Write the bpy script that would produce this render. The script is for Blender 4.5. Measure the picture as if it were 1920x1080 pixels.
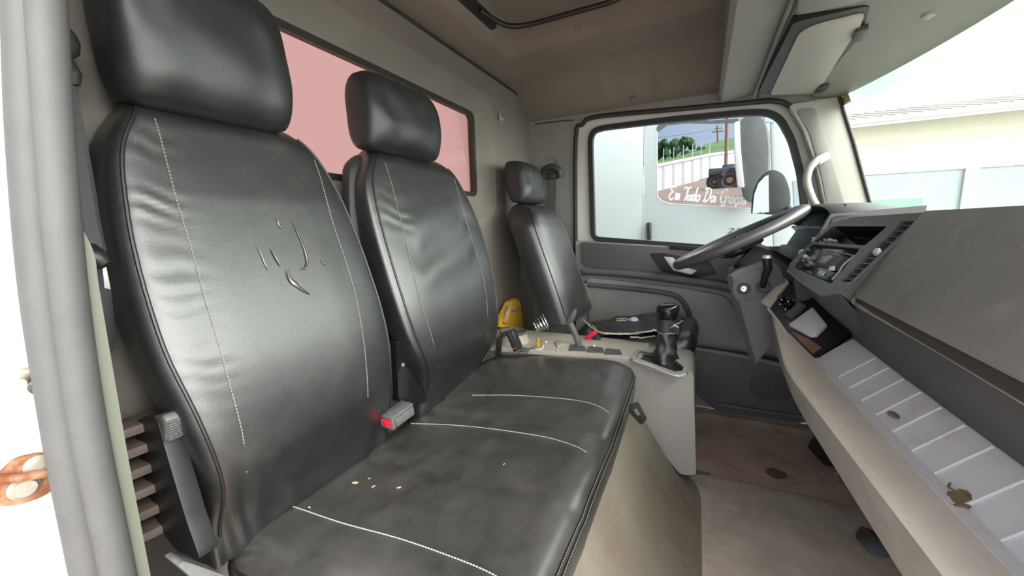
import bpy, bmesh, math, random
from mathutils import Vector, Matrix, noise
random.seed(7)
S = bpy.context.scene
C = S.collection
for o in list(bpy.data.objects): bpy.data.objects.remove(o)

# ------------------------------------------------------------------ camera
# world: x across the cab towards the driver's door, y towards the rear wall, z up (cab floor at 0)
FPX = 720.0
def _unit(v): v = Vector(v); v.normalize(); return v
_X = _unit((357, -122, FPX))
_U = _X.cross(_unit((-960, 418 + 0.027*1317 - 540, FPX))).normalized()
if _U.y > 0: _U = -_U
_Y = _U.cross(_X)
_Y = -_X.cross(_U) if _Y.dot(_X.cross(_U)) < 0 else _Y
if _Y.x > 0: _Y = -_Y
EYE = Vector((0, 0, 0.90))
def ray(px, py):
    d = Vector((px-960, py-540, FPX))
    return Vector((_X.dot(d), _Y.dot(d), _U.dot(d)))
def P(px, py, x=None, y=None, z=None):
    """point of the real plane x=, y= or z= that was sighted at a pixel of the photograph"""
    d = ray(px, py)
    if x is not None: t = (x-EYE.x)/d.x
    elif y is not None: t = (y-EYE.y)/d.y
    else: t = (z-EYE.z)/d.z
    return EYE + d*t
def PP(px, py, p0, n):
    d = ray(px, py); n = Vector(n)
    return EYE + d*((Vector(p0)-EYE).dot(n)/d.dot(n))
camd = bpy.data.cameras.new('camera'); cam = bpy.data.objects.new('camera', camd); C.objects.link(cam)
camd.sensor_width = 36; camd.lens = 36*FPX/1920; camd.clip_start = 0.01; camd.clip_end = 500
def _w(c): return Vector((_X.dot(Vector(c)), _Y.dot(Vector(c)), _U.dot(Vector(c))))
R_, U_, B_ = _w((1,0,0)), _w((0,-1,0)), _w((0,0,-1))
cam.matrix_world = Matrix(((R_.x,U_.x,B_.x,EYE.x),(R_.y,U_.y,B_.y,EYE.y),(R_.z,U_.z,B_.z,EYE.z),(0,0,0,1)))
S.camera = cam

# ------------------------------------------------------------------ sky, exposure
w = bpy.data.worlds.new('sky'); S.world = w; w.use_nodes = True
nt = w.node_tree; nt.nodes.clear()
def N(t, **k):
    n = nt.nodes.new(t)
    for a, b in k.items(): setattr(n, a, b)
    return n
out = N('ShaderNodeOutputWorld'); bg = N('ShaderNodeBackground'); tc = N('ShaderNodeTexCoord')
dot = N('ShaderNodeVectorMath', operation='DOT_PRODUCT'); dot.inputs[1].default_value = (-0.10, -0.84, 0.5)
nt.links.new(tc.outputs['Generated'], dot.inputs[0])
ns = N('ShaderNodeTexNoise'); ns.inputs['Scale'].default_value = 2.6; ns.inputs['Detail'].default_value = 5; ns.inputs['Roughness'].default_value = 0.55
mp = N('ShaderNodeMapping'); mp.inputs['Scale'].default_value = (1, 1, 2.4)
nt.links.new(tc.outputs['Generated'], mp.inputs[0]); nt.links.new(mp.outputs[0], ns.inputs['Vector'])
ad = N('ShaderNodeMath', operation='MULTIPLY_ADD'); ad.inputs[1].default_value = 0.35; nt.links.new(ns.outputs['Fac'], ad.inputs[0]); nt.links.new(dot.outputs['Value'], ad.inputs[2])
rp = N('ShaderNodeValToRGB'); e = rp.color_ramp.elements
e[0].position = 0.05; e[0].color = (0.17, 0.20, 0.25, 1)
e[1].position = 0.85; e[1].color = (1.0, 1.0, 0.97, 1)
k = e.new(0.45); k.color = (0.33, 0.35, 0.37, 1)
nt.links.new(ad.outputs[0], rp.inputs[0]); nt.links.new(rp.outputs[0], bg.inputs['Color'])
gm = N('ShaderNodeMapRange', interpolation_type='SMOOTHSTEP')   # brighter where the sun stands behind the cloud
gm.inputs['From Min'].default_value = 0.45; gm.inputs['From Max'].default_value = 1.0; gm.inputs['To Min'].default_value = 6.0; gm.inputs['To Max'].default_value = 16.0
nt.links.new(dot.outputs['Value'], gm.inputs['Value']); nt.links.new(gm.outputs['Result'], bg.inputs['Strength'])
nt.links.new(bg.outputs[0], out.inputs[0])
S.view_settings.view_transform = 'Standard'; S.view_settings.look = 'None'
S.view_settings.exposure = 0.0; S.view_settings.gamma = 1; S.view_settings.use_curve_mapping = False

# ------------------------------------------------------------------ materials
def mat(name, col, rough=0.6, metal=0.0, var=0.0, vscale=8, bump=0.0, bscale=300, spec=0.5, col2=None, vdetail=4, dirt=None, stretch=None, coat=0.0, vlo=0.35, vhi=0.65, emit=None):
    m = bpy.data.materials.new(name); m.use_nodes = True
    t = m.node_tree; b = t.nodes['Principled BSDF']
    b.inputs['Base Color'].default_value = (*col, 1); b.inputs['Roughness'].default_value = rough
    b.inputs['Metallic'].default_value = metal; b.inputs['Specular IOR Level'].default_value = spec
    b.inputs['Coat Weight'].default_value = coat; b.inputs['Coat Roughness'].default_value = 0.25
    co = t.nodes.new('ShaderNodeTexCoord'); src = co.outputs['Object']
    if stretch:
        mpn = t.nodes.new('ShaderNodeMapping'); mpn.inputs['Scale'].default_value = stretch
        t.links.new(src, mpn.inputs[0]); src = mpn.outputs[0]
    if var or col2:
        n1 = t.nodes.new('ShaderNodeTexNoise'); n1.inputs['Scale'].default_value = vscale; n1.inputs['Detail'].default_value = vdetail; n1.inputs['Roughness'].default_value = 0.62
        t.links.new(src, n1.inputs['Vector'])
        r = t.nodes.new('ShaderNodeValToRGB'); q = r.color_ramp.elements
        q[0].position = vlo; q[1].position = vhi
        if col2: q[0].color = (*col, 1); q[1].color = (*col2, 1)
        else:
            q[0].color = (*[c*(1-var) for c in col], 1); q[1].color = (*[min(1, c*(1+var)) for c in col], 1)
        t.links.new(n1.outputs['Fac'], r.inputs[0]); last = r.outputs[0]
        if dirt:   # (colour, scale, low, high) a second layer of dust or wear
            n3 = t.nodes.new('ShaderNodeTexNoise'); n3.inputs['Scale'].default_value = dirt[1]; n3.inputs['Detail'].default_value = 6; n3.inputs['Roughness'].default_value = 0.7
            t.links.new(src, n3.inputs['Vector'])
            r3 = t.nodes.new('ShaderNodeValToRGB'); r3.color_ramp.elements[0].position = dirt[2]; r3.color_ramp.elements[1].position = dirt[3]
            t.links.new(n3.outputs['Fac'], r3.inputs[0])
            mx = t.nodes.new('ShaderNodeMix'); mx.data_type = 'RGBA'; t.links.new(r3.outputs[0], mx.inputs[0])
            t.links.new(last, mx.inputs[6]); mx.inputs[7].default_value = (*dirt[0], 1); last = mx.outputs[2]
        t.links.new(last, b.inputs['Base Color'])
    if bump:
        n2 = t.nodes.new('ShaderNodeTexNoise'); n2.inputs['Scale'].default_value = bscale; n2.inputs['Detail'].default_value = 3
        t.links.new(src, n2.inputs['Vector'])
        bp = t.nodes.new('ShaderNodeBump'); bp.inputs['Strength'].default_value = bump; bp.inputs['Distance'].default_value = 0.0006
        t.links.new(n2.outputs['Fac'], bp.inputs['Height']); t.links.new(bp.outputs[0], b.inputs['Normal'])
    if emit:
        b.inputs['Emission Color'].default_value = (*emit[0], 1); b.inputs['Emission Strength'].default_value = emit[1]
    return m
def glassmat(name, tint, gloss=0.05, grough=0.0):
    m = bpy.data.materials.new(name); m.use_nodes = True; t = m.node_tree; t.nodes.clear()
    o = t.nodes.new('ShaderNodeOutputMaterial'); tr = t.nodes.new('ShaderNodeBsdfTransparent'); gl = t.nodes.new('ShaderNodeBsdfGlossy'); mx = t.nodes.new('ShaderNodeMixShader')
    tr.inputs['Color'].default_value = (*tint, 1); gl.inputs['Roughness'].default_value = grough
    fr = t.nodes.new('ShaderNodeLayerWeight'); fr.inputs['Blend'].default_value = 0.15
    ma = t.nodes.new('ShaderNodeMath'); ma.operation = 'MULTIPLY'; ma.inputs[1].default_value = gloss*10
    t.links.new(fr.outputs['Fresnel'], ma.inputs[0]); t.links.new(ma.outputs[0], mx.inputs[0])
    t.links.new(tr.outputs[0], mx.inputs[1]); t.links.new(gl.outputs[0], mx.inputs[2]); t.links.new(mx.outputs[0], o.inputs[0])
    return m
M = {}
M['leather_head'] = mat('headrest_leather', (0.014,0.0155,0.0155), 0.46, spec=0.55, var=0.25, vscale=22, bump=0.3, bscale=260)
M['steer'] = mat('wheel_rim_plastic', (0.075,0.073,0.072), 0.38, spec=0.7)
M['beam_side'] = mat('grey_beige_plastic', (0.36,0.335,0.305), 0.6, var=0.07, vscale=7, bump=0.15, bscale=400, dirt=((0.27,0.245,0.215), 10, 0.5, 0.8))  # rear face of the beam, toned darker than the lit lip
M['knee'] = mat('knee_panel_plastic', (0.165,0.155,0.158), 0.6, var=0.05, vscale=6, bump=0.15, bscale=500)
M['bellow'] = mat('brown_black_rubber', (0.13,0.10,0.085), 0.7, var=0.2, vscale=20)
M['leather'] = mat('black_leather', (0.009,0.0100,0.0100), 0.43, spec=1.0, coat=0.25, var=0.25, vscale=22, bump=0.35, bscale=260, dirt=((0.030,0.030,0.029), 9, 0.5, 0.85))
M['leather_seat'] = mat('worn_black_leather', (0.038,0.036,0.035), 0.35, spec=0.95, var=0.25, vscale=14, bump=0.25, bscale=260, dirt=((0.085,0.077,0.071), 6, 0.40, 0.8))
M['leather_side'] = mat('side_leather', (0.022,0.020,0.021), 0.5, spec=0.4, bump=0.2)
M['thread'] = mat('pale_thread', (0.50,0.47,0.42), 0.8)
M['thread_dark'] = mat('dusty_thread', (0.22,0.21,0.19), 0.8)
M['piping'] = mat('black_piping', (0.014,0.014,0.014), 0.4)
M['foam'] = mat('yellow_foam', (0.62,0.42,0.24), 0.9, var=0.2, vscale=60)
M['foam_pink'] = mat('pink_backing', (0.42,0.24,0.17), 0.9, var=0.2, vscale=60)
M['frayed'] = mat('frayed_fabric', (0.62,0.55,0.45), 0.9, var=0.3, vscale=120)
M['grey_wall'] = mat('warm_grey_trim', (0.165,0.147,0.128), 0.75, var=0.07, vscale=5, bump=0.15, bscale=500)
M['headliner'] = mat('headliner_fabric', (0.17,0.145,0.118), 0.9, var=0.06, vscale=4, bump=0.2, bscale=700)
M['pillar'] = mat('grey_pillar_plastic', (0.20,0.19,0.175), 0.6, var=0.06, vscale=6, bump=0.15, bscale=600)
M['pillar_light'] = mat('pale_pillar_plastic', (0.38,0.37,0.33), 0.55, var=0.04, vscale=6, bump=0.1, bscale=600)
M['overhead'] = mat('overhead_plastic', (0.20,0.20,0.178), 0.55, var=0.04, vscale=5, bump=0.12, bscale=600)
M['visor'] = mat('visor_vinyl', (0.34,0.335,0.30), 0.6, var=0.04, vscale=5, bump=0.12, bscale=500)
M['dark_plastic'] = mat('dark_plastic', (0.035,0.034,0.036), 0.5, var=0.15, vscale=10, bump=0.15, bscale=500)
M['black_plastic'] = mat('black_plastic', (0.012,0.012,0.013), 0.42, var=0.2, vscale=10)
M['black_rubber'] = mat('black_rubber', (0.014,0.014,0.014), 0.6)
M['gloss_black'] = mat('gloss_black', (0.008,0.008,0.009), 0.14)
M['dash'] = mat('dash_grain', (0.255,0.232,0.215), 0.60, var=0.10, vscale=7, bump=0.35, bscale=420, dirt=((0.38,0.34,0.30), 16, 0.56, 0.78))
M['dash_dark'] = mat('dash_dark_grain', (0.088,0.086,0.088), 0.6, var=0.08, vscale=6, bump=0.3, bscale=420, dirt=((0.15,0.135,0.12), 9, 0.58, 0.85))
M['dash_frame'] = mat('bezel_plastic', (0.125,0.121,0.119), 0.45, var=0.06, vscale=6, bump=0.06, bscale=600)
M['tray'] = mat('tray_plastic', (0.78,0.735,0.74), 0.5, var=0.05, vscale=6, bump=0.15, bscale=500, dirt=((0.62,0.50,0.40), 14, 0.55, 0.75))
M['beam'] = mat('lit_dusty_beige_plastic', (0.80,0.705,0.60), 0.62, var=0.08, vscale=6, bump=0.15, bscale=400, dirt=((0.68,0.575,0.47), 12, 0.55, 0.8))  # dust on the lip, plus light from above painted into the tone
M['tunnel'] = mat('beige_vinyl', (0.26,0.225,0.18), 0.5, var=0.10, vscale=7, bump=0.45, bscale=330, dirt=((0.22,0.16,0.12), 5, 0.5, 0.75))
M['console'] = mat('console_plastic', (0.36,0.335,0.315), 0.55, var=0.06, vscale=6, bump=0.12, bscale=500, dirt=((0.32,0.25,0.19), 7, 0.55, 0.8))
M['console_top'] = mat('console_dusty_top', (0.40,0.355,0.30), 0.65, var=0.08, vscale=10, bump=0.1, bscale=500)
M['floor'] = mat('brown_dusty_floor', (0.52,0.37,0.285), 0.8, var=0.22, vscale=7, bump=0.3, bscale=150, dirt=((0.62,0.49,0.395), 10, 0.5, 0.75))
M['mat'] = mat('dusty_rubber_mat', (0.66,0.56,0.475), 0.8, var=0.15, vscale=7, bump=0.3, bscale=200, dirt=((0.78,0.69,0.61), 28, 0.55, 0.78))
M['door'] = mat('door_plastic', (0.29,0.265,0.262), 0.6, var=0.06, vscale=6, bump=0.15, bscale=500)
M['door_dark'] = mat('door_dark_plastic', (0.115,0.105,0.108), 0.55, var=0.08, vscale=6, bump=0.15, bscale=500)
M['white_paint'] = mat('white_paint', (0.58,0.56,0.52), 0.3, var=0.03, vscale=6, coat=0.3)
M['jamb'] = mat('white_jamb_paint', (0.50,0.485,0.465), 0.4, var=0.03, vscale=9, dirt=((0.40,0.27,0.18), 9, 0.60, 0.9))
M['seal'] = mat('grey_rubber_seal', (0.062,0.060,0.060), 0.6, var=0.1, vscale=14, bump=0.3, bscale=160)
M['seal_strip'] = mat('pale_seal_edge', (0.10,0.107,0.082), 0.6)
M['rust'] = mat('rusty_steel', (0.17,0.060,0.025), 0.8, spec=0.2, var=0.3, vscale=40, bump=0.5, bscale=200, dirt=((0.27,0.19,0.13), 45, 0.45, 0.7))
M['bolt'] = mat('worn_zinc', (0.26,0.22,0.18), 0.5, metal=0.3, var=0.15, vscale=60)
M['steel'] = mat('bright_steel', (0.75,0.75,0.74), 0.22, metal=1.0)
M['brass'] = mat('brass', (0.85,0.56,0.14), 0.3, metal=1.0)
M['silver'] = mat('silver_plastic', (0.62,0.62,0.62), 0.35, metal=0.3)
M['red'] = mat('red_button', (0.75,0.015,0.05), 0.35)
M['buckle_grey'] = mat('buckle_grey', (0.10,0.10,0.10), 0.45, var=0.15, vscale=60, bump=0.2)
M['webbing'] = mat('belt_webbing', (0.075,0.075,0.08), 0.75, bump=0.4, bscale=900)
M['yellow'] = mat('yellow_fabric', (0.62,0.36,0.02), 0.75, var=0.15, vscale=30, bump=0.2)
M['tan'] = mat('tan_cloth', (0.42,0.28,0.16), 0.85, var=0.2, vscale=40)
M['tissue'] = mat('white_tissue', (0.90,0.89,0.88), 0.85)
M['cluster'] = mat('cluster_glass', (0.006,0.016,0.022), 0.5, spec=0.12)
M['lcd'] = mat('grey_display', (0.22,0.20,0.16), 0.3)
M['white'] = mat('white_print', (0.85,0.85,0.85), 0.5)
M['blue'] = mat('blue_print', (0.10,0.16,0.50), 0.5)
M['lightblue'] = mat('light_blue_print', (0.25,0.50,0.70), 0.5)
M['van'] = mat('white_truck_paint', (0.37,0.40,0.405), 0.4, var=0.02, vscale=3, coat=0.3)
M['van_dark'] = mat('mirror_housing', (0.055,0.060,0.062), 0.55, var=0.15, vscale=12)
M['mirror_face'] = mat('mirror_glass', (0.86,0.88,0.88), 0.03, metal=1.0)
M['ground'] = mat('yard_earth', (0.24,0.15,0.11), 0.95, var=0.25, vscale=1.5)
M['asphalt'] = mat('yard_paving', (0.42,0.39,0.36), 0.95, var=0.15, vscale=0.8)
M['grass'] = mat('green_field', (0.105,0.175,0.045), 0.95, var=0.25, vscale=0.25)
M['leaf'] = mat('tree_leaves', (0.035,0.075,0.022), 0.9, var=0.5, vscale=1.2)
M['trunk'] = mat('tree_bark', (0.10,0.07,0.05), 0.9)
M['yardwall'] = mat('white_block_wall', (0.46,0.42,0.435), 0.9, var=0.06, vscale=0.6)
M['yardpil'] = mat('pale_pilaster', (0.56,0.53,0.53), 0.9)
M['groove'] = mat('groove_shade_brown', (0.062,0.055,0.050), 0.8)  # dark tone stands in for the shadow at the dash lid's step
M['lip'] = mat('dusty_edge', (0.30,0.27,0.235), 0.7, var=0.15, vscale=30)
M['pole'] = mat('pole_wood', (0.23,0.13,0.09), 0.9)
M['tyre'] = mat('tyre_rubber', (0.03,0.03,0.032), 0.8)
M['hub'] = mat('rusty_hub', (0.26,0.14,0.09), 0.8, var=0.3, vscale=8)
M['bld_wall'] = mat('cream_render', (0.44,0.435,0.35), 0.9, var=0.03, vscale=0.6)
M['bld_low'] = mat('pale_blue_render', (0.27,0.335,0.31), 0.9, var=0.03, vscale=0.6)
M['bld_white'] = mat('white_render', (0.50,0.50,0.49), 0.9)
M['bld_roof'] = mat('pale_roof_sheet', (0.37,0.36,0.305), 0.8, var=0.05, vscale=2)
M['bld_green'] = mat('green_window_film', (0.15,0.29,0.215), 0.5)
M['leaf_dry'] = mat('dry_leaf', (0.25,0.17,0.09), 0.9, var=0.3, vscale=60)
M['crumb'] = mat('crumb', (0.52,0.36,0.22), 0.9)
M['stain'] = mat('dark_stain', (0.17,0.115,0.09), 0.9)
M['sticker'] = mat('yellow_sticker', (0.55,0.42,0.10), 0.6)
M['g_rear'] = glassmat('pink_tinted_glass', (0.82,0.575,0.50), 0.03)
M['g_clear'] = glassmat('clear_glass', (0.86,0.885,0.88), 0.03)
M['g_wind'] = glassmat('windshield_glass', (0.97,0.985,0.97), 0.02)
M['g_band'] = glassmat('green_shade_band', (0.55,0.78,0.60), 0.02)
M['g_van'] = glassmat('truck_tinted_glass', (0.70,0.72,0.76), 0.05)

# ------------------------------------------------------------------ mesh helpers: all return (verts, faces)
def J(*ms):
    V, F = [], []
    for v, f in ms:
        k = len(V); V += [Vector(a) for a in v]; F += [tuple(i+k for i in q) for q in f]
    return V, F
def box(c, s, rot=None, bev=0.0, seg=2):
    c = Vector(c); h = Vector(s)*0.5
    bm = bmesh.new(); bmesh.ops.create_cube(bm, size=1.0)
    for v in bm.verts: v.co = Vector((v.co.x*2*h.x, v.co.y*2*h.y, v.co.z*2*h.z))
    return _out(bm, bev, seg, rot, c)
def _out(bm, bev=0, seg=2, rot=None, c=None):
    if bev: bmesh.ops.bevel(bm, geom=list(bm.edges), offset=bev, segments=seg, affect='EDGES', profile=0.5, clamp_overlap=True)
    V = []
    for v in bm.verts:
        q = v.co.copy()
        if rot is not None: q = rot @ q
        if c is not None: q = q + c
        V.append(q)
    bm.verts.index_update(); F = [tuple(v.index for v in f.verts) for f in bm.faces]; bm.free()
    return V, F
def solid(loop, d, bev=0.0, seg=2):
    """loop of 3D points extruded along the vector d, edges optionally rounded"""
    bm = bmesh.new(); d = Vector(d)
    a = [bm.verts.new(Vector(p)) for p in loop]; f = bm.faces.new(a)
    r = bmesh.ops.extrude_face_region(bm, geom=[f])
    for v in r['geom']:
        if isinstance(v, bmesh.types.BMVert): v.co += d
    bmesh.ops.recalc_face_normals(bm, faces=bm.faces)
    return _out(bm, bev, seg)
def plate(outer, holes, d):
    """plate with holes, extruded along d"""
    bm = bmesh.new(); ed = []
    for lp in [outer]+list(holes):
        vs = [bm.verts.new(Vector(p)) for p in lp]
        for i in range(len(vs)): ed.append(bm.edges.new((vs[i], vs[(i+1) % len(vs)])))
    bmesh.ops.triangle_fill(bm, use_beauty=True, use_dissolve=False, edges=ed)
    fs = list(bm.faces)
    r = bmesh.ops.extrude_face_region(bm, geom=fs)
    for v in r['geom']:
        if isinstance(v, bmesh.types.BMVert): v.co += Vector(d)
    bmesh.ops.recalc_face_normals(bm, faces=bm.faces)
    return _out(bm)
def loft(rings, cap=True, closed=False):
    n = len(rings[0]); V = [Vector(p) for r in rings for p in r]; F = []
    m = len(rings)
    for i in range(m if closed else m-1):
        for j in range(n):
            F.append((i*n+j, i*n+(j+1) % n, ((i+1) % m)*n+(j+1) % n, ((i+1) % m)*n+j))
    if cap and not closed: F += [tuple(range(n))[::-1], tuple((m-1)*n+j for j in range(n))]
    return V, F
def sheet(rows):
    n = len(rows[0]); V = [Vector(p) for r in rows for p in r]; F = []
    for i in range(len(rows)-1):
        for j in range(n-1): F.append((i*n+j, i*n+j+1, (i+1)*n+j+1, (i+1)*n+j))
    return V, F
def cr(pts, n=8, closed=False):
    """Catmull-Rom through the points"""
    pts = [Vector(p) for p in pts]; o = []; L = len(pts)
    for i in range(L if closed else L-1):
        if closed: a, b, c, d = pts[i-1], pts[i], pts[(i+1) % L], pts[(i+2) % L]
        else: a, b, c, d = pts[max(i-1,0)], pts[i], pts[i+1], pts[min(i+2,L-1)]
        for k in range(n):
            t = k/n
            o.append(0.5*((2*b)+(c-a)*t+(2*a-5*b+4*c-d)*t*t+(3*b-a-3*c+d)*t**3))
    if not closed: o.append(pts[-1])
    return o
def tube(path, r, n=8, closed=False, flat=None):
    """sweep; r number or list; flat=(normal, a, b) makes a strap of half sizes a along and b across"""
    path = [Vector(p) for p in path]; L = len(path); rings = []; prev = None
    for i, p in enumerate(path):
        t = (path[(i+1) % L]-path[i-1]) if closed else (path[min(i+1,L-1)]-path[max(i-1,0)])
        t.normalize()
        if flat:
            nn = Vector(flat[0]); s = t.cross(nn).normalized(); u = s.cross(t).normalized()
            a, b = flat[1], flat[2]
            rings.append([p+s*a+u*b, p-s*a+u*b, p-s*a-u*b, p+s*a-u*b]); continue
        if prev is None:
            s = t.cross(Vector((0,0,1)))
            if s.length < 1e-3: s = t.cross(Vector((0,1,0)))
            s.normalize()
        else:
            s = prev - t*prev.dot(t); s.normalize()
        prev = s; u = t.cross(s)
        rr = r[i] if isinstance(r, (list, tuple)) else r
        rings.append([p+(s*math.cos(2*math.pi*k/n)+u*math.sin(2*math.pi*k/n))*rr for k in range(n)])
    return loft(rings, cap=not closed, closed=closed)
def cyl(a, b, r, n=16, r2=None):
    return tube([a, b], [r, r2 if r2 is not None else r], n)
def lathe(c, ax, prof, n=20):
    c = Vector(c); ax = Vector(ax).normalized(); s = ax.orthogonal().normalized(); u = ax.cross(s)
    return loft([[c+ax*h+(s*math.cos(2*math.pi*k/n)+u*math.sin(2*math.pi*k/n))*r for k in range(n)] for h, r in prof])
def ball(c, r, sub=2):
    bm = bmesh.new(); bmesh.ops.create_icosphere(bm, subdivisions=sub, radius=1.0)
    rr = Vector(r) if not isinstance(r, (int, float)) else Vector((r, r, r))
    for v in bm.verts: v.co = Vector((v.co.x*rr.x, v.co.y*rr.y, v.co.z*rr.z))
    return _out(bm, c=Vector(c))
def rrect(cx, cy, hw, hh, r, n=5):
    o = []
    for sx, sy, a0 in ((1,1,0),(-1,1,90),(-1,-1,180),(1,-1,270)):
        for k in range(n+1):
            a = math.radians(a0+90*k/n); o.append((cx+sx*(hw-r)+r*math.cos(a), cy+sy*(hh-r)+r*math.sin(a)))
    return o
def rpoly(pts, r, n=4):
    """round the corners of a 3D polygon"""
    pts = [Vector(p) for p in pts]; o = []; L = len(pts)
    for i in range(L):
        p, a, b = pts[i], pts[i-1], pts[(i+1) % L]
        rr = r[i] if isinstance(r, (list, tuple)) else r
        da, db = (a-p), (b-p); k = min(rr, da.length*0.48, db.length*0.48)
        if k <= 1e-6: o.append(p); continue
        s, t = p+da.normalized()*k, p+db.normalized()*k
        for q in range(n+1):
            u = q/n; o.append((1-u)**2*s+2*u*(1-u)*p+u*u*t)
    return o
def dashes(path, r, on=0.0042, off=0.0016, n=5):
    """thread stitches along a path"""
    path = [Vector(p) for p in path]; d = [0]
    for i in range(1, len(path)): d.append(d[-1]+(path[i]-path[i-1]).length)
    def at(s):
        s = max(0, min(d[-1], s))
        for i in range(1, len(path)):
            if s <= d[i]: return path[i-1].lerp(path[i], (s-d[i-1])/max(1e-9, d[i]-d[i-1]))
        return path[-1]
    ms = []; s = 0
    while s+on < d[-1]: ms.append(tube([at(s), at(s+on*0.5), at(s+on)], [r*0.6, r, r*0.6], n)); s += on+off
    return J(*ms)
def slab(poly, n, th, bev=0.0, seg=2):
    return solid([Vector(p) for p in poly], Vector(n).normalized()*th, bev, seg)

# ------------------------------------------------------------------ scene helpers
def thing(name, label, cat, loc, group=None):
    o = bpy.data.objects.new(name, None); C.objects.link(o); o.location = loc; o.empty_display_size = 0.05
    o['label'] = label; o['category'] = cat
    if group: o['group'] = group
    return o
def rootof(o):
    while o.parent: o = o.parent
    return o
def mk(name, vf, m, parent=None, smooth=40, label=None, kind=None):
    V, F = vf; V = [Vector(v) for v in V]
    me = bpy.data.meshes.new(name)
    o = bpy.data.objects.new(name, me); C.objects.link(o)
    if parent is not None:
        base = Vector(rootof(parent).location); o.parent = parent
    else:
        base = Vector((sum(v.x for v in V)/len(V), sum(v.y for v in V)/len(V), min(v.z for v in V))); o.location = base
    me.from_pydata([v-base for v in V], [], F)
    bm = bmesh.new(); bm.from_mesh(me); bmesh.ops.recalc_face_normals(bm, faces=bm.faces); bm.to_mesh(me); bm.free()
    me.materials.append(m)
    if smooth:
        for p in me.polygons: p.use_smooth = True
        me.set_sharp_from_angle(angle=math.radians(smooth))
    if label: o['label'] = label
    if kind: o['kind'] = kind
    me.update(); return o
def tag(o, label, cat, group=None):
    o['label'] = label; o['category'] = cat
    if group: o['group'] = group
    return o
def st(name, vf, m, parent=None, smooth=40, label=None):
    o = mk(name, vf, m, parent, smooth, label)
    if parent is None: o['kind'] = 'structure'
    return o

# ================================================================== SETTING
XD = 1.97      # inner face of the driver-side wall
YR = 0.845     # inner face of the rear wall
# ---- floor
fl = st('floor', box((1.02, 0.03, -0.02), (2.1, 1.70, 0.04)), M['floor']); fl['label'] = 'brown dusty cab floor'
# ---- rear wall with its recessed window
def yz(pts, y): return [Vector((p[0], y, p[1])) for p in pts]
outer = rpoly([Vector((0.10,YR,0.0)), Vector((2.03,YR,0.0)), Vector((2.03,YR,1.545)), Vector((0.10,YR,1.545))], [0.01,0.01,0.07,0.05], 6)
hole = yz(rrect(1.0, 1.205, 0.575, 0.255, 0.09, 6), YR)
rw = st('wall_rear', plate(outer, [hole], (0,0.008,0)), M['grey_wall']); rw['label'] = 'warm grey rear wall panel'
fr_in = yz(rrect(0.997, 1.207, 0.453, 0.168, 0.03, 6), YR+0.028)
bev_ = loft([hole, yz(rrect(1.0, 1.205, 0.560, 0.240, 0.08, 6), YR+0.010), yz(rrect(0.998, 1.207, 0.50, 0.205, 0.05, 6), YR+0.024), fr_in], cap=False)
mk('window_surround', bev_, M['grey_wall'], rw)
back_o = [Vector((0.05,0.885,-0.02)), Vector((2.06,0.885,-0.02)), Vector((2.06,0.885,1.62)), Vector((0.05,0.885,1.62))]
mk('back_panel', plate(back_o, [yz(rrect(0.997,1.207,0.453,0.168,0.03,6),0.885)], (0,0.02,0)), M['grey_wall'], rw)
g0 = yz(rrect(0.997,1.207,0.456,0.171,0.03,6), YR+0.026); g1 = yz(rrect(0.997,1.207,0.438,0.153,0.022,6), YR+0.026)
w1 = st('window_1', solid(yz(rrect(0.997,1.207,0.445,0.160,0.025,6), YR+0.036), (0,0.004,0)), M['g_rear'], smooth=0); w1['label'] = 'pink tinted rear window pane'
mk('rubber_gasket', plate(g0, [g1], (0,0.018,0)), M['black_rubber'], w1)
# raised rounded corner panel and coat hook area
mk('seam_bead', tube(cr([Vector((0.2,YR-0.004,1.545)), Vector((1.2,YR-0.004,1.545)), Vector((1.9,YR-0.004,1.545)), Vector((1.985,YR-0.004,1.525)), Vector((2.018,YR-0.004,1.46)), Vector((2.024,YR-0.004,1.30)), Vector((2.024,YR-0.004,0.9))], 8), 0.004, 6), M['black_rubber'], rw)
for zz in (0.52, 0.44, 0.36, 0.28):
    pass
# ---- headliner: domed sheet
def sstep(a, b, x):
    t = max(0, min(1, (x-a)/(b-a))); return t*t*(3-2*t)
def hz(x, y):
    ex = sstep(0, 0.30, min(2.02-x, x-0.08)); er = sstep(0, 0.24, 0.875-y)
    zs = 1.425; zr = 1.548
    base = 1.60
    a = zs+(base-zs)*ex
    b = zr+(base-zr)*er
    z = min(a, b, 1.60) if True else 0
    z = -0.03*math.log(math.exp(-a/0.03)+math.exp(-b/0.03))+0.012
    pan = sstep(0, 0.06, min(1.52-x, x-0.55, 0.74-y, y-0.0))
    rec = sstep(1.80, 1.84, x)*sstep(0.20, 0.225, y)*sstep(0.42, 0.395, y)*sstep(1.955, 1.93, x)
    return z+0.055*pan+0.012*rec
rows = [[Vector((0.08+1.94*i/96, -0.038+0.918*j/56, hz(0.08+1.94*i/96, -0.038+0.918*j/56))) for i in range(97)] for j in range(57)]
ce = st('ceiling', sheet(rows), M['headliner'], smooth=80); ce['label'] = 'brownish grey moulded headliner'
mk('roof_skin', box((1.05,0.435,1.72), (2.2,0.94,0.02)), M['white_paint'], ce)
for px, py, z in ((1082,70,1.585),):
    p = P(px, py, z=z); p.z = hz(p.x, p.y)
    mk('trim_button', lathe(p+Vector((0,0,0.003)), (0,0,-1), [(0,0.011),(0.006,0.010),(0.009,0.006)], 14), M['headliner'], ce)
p = P(1188,186, x=1.93); p.z = min(p.z, hz(p.x, p.y)-0.002)
mk('trim_button', lathe(p, (-0.5,0,-1), [(-0.004,0.010),(0.004,0.009),(0.007,0.005)], 14), M['headliner'], ce)
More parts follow.
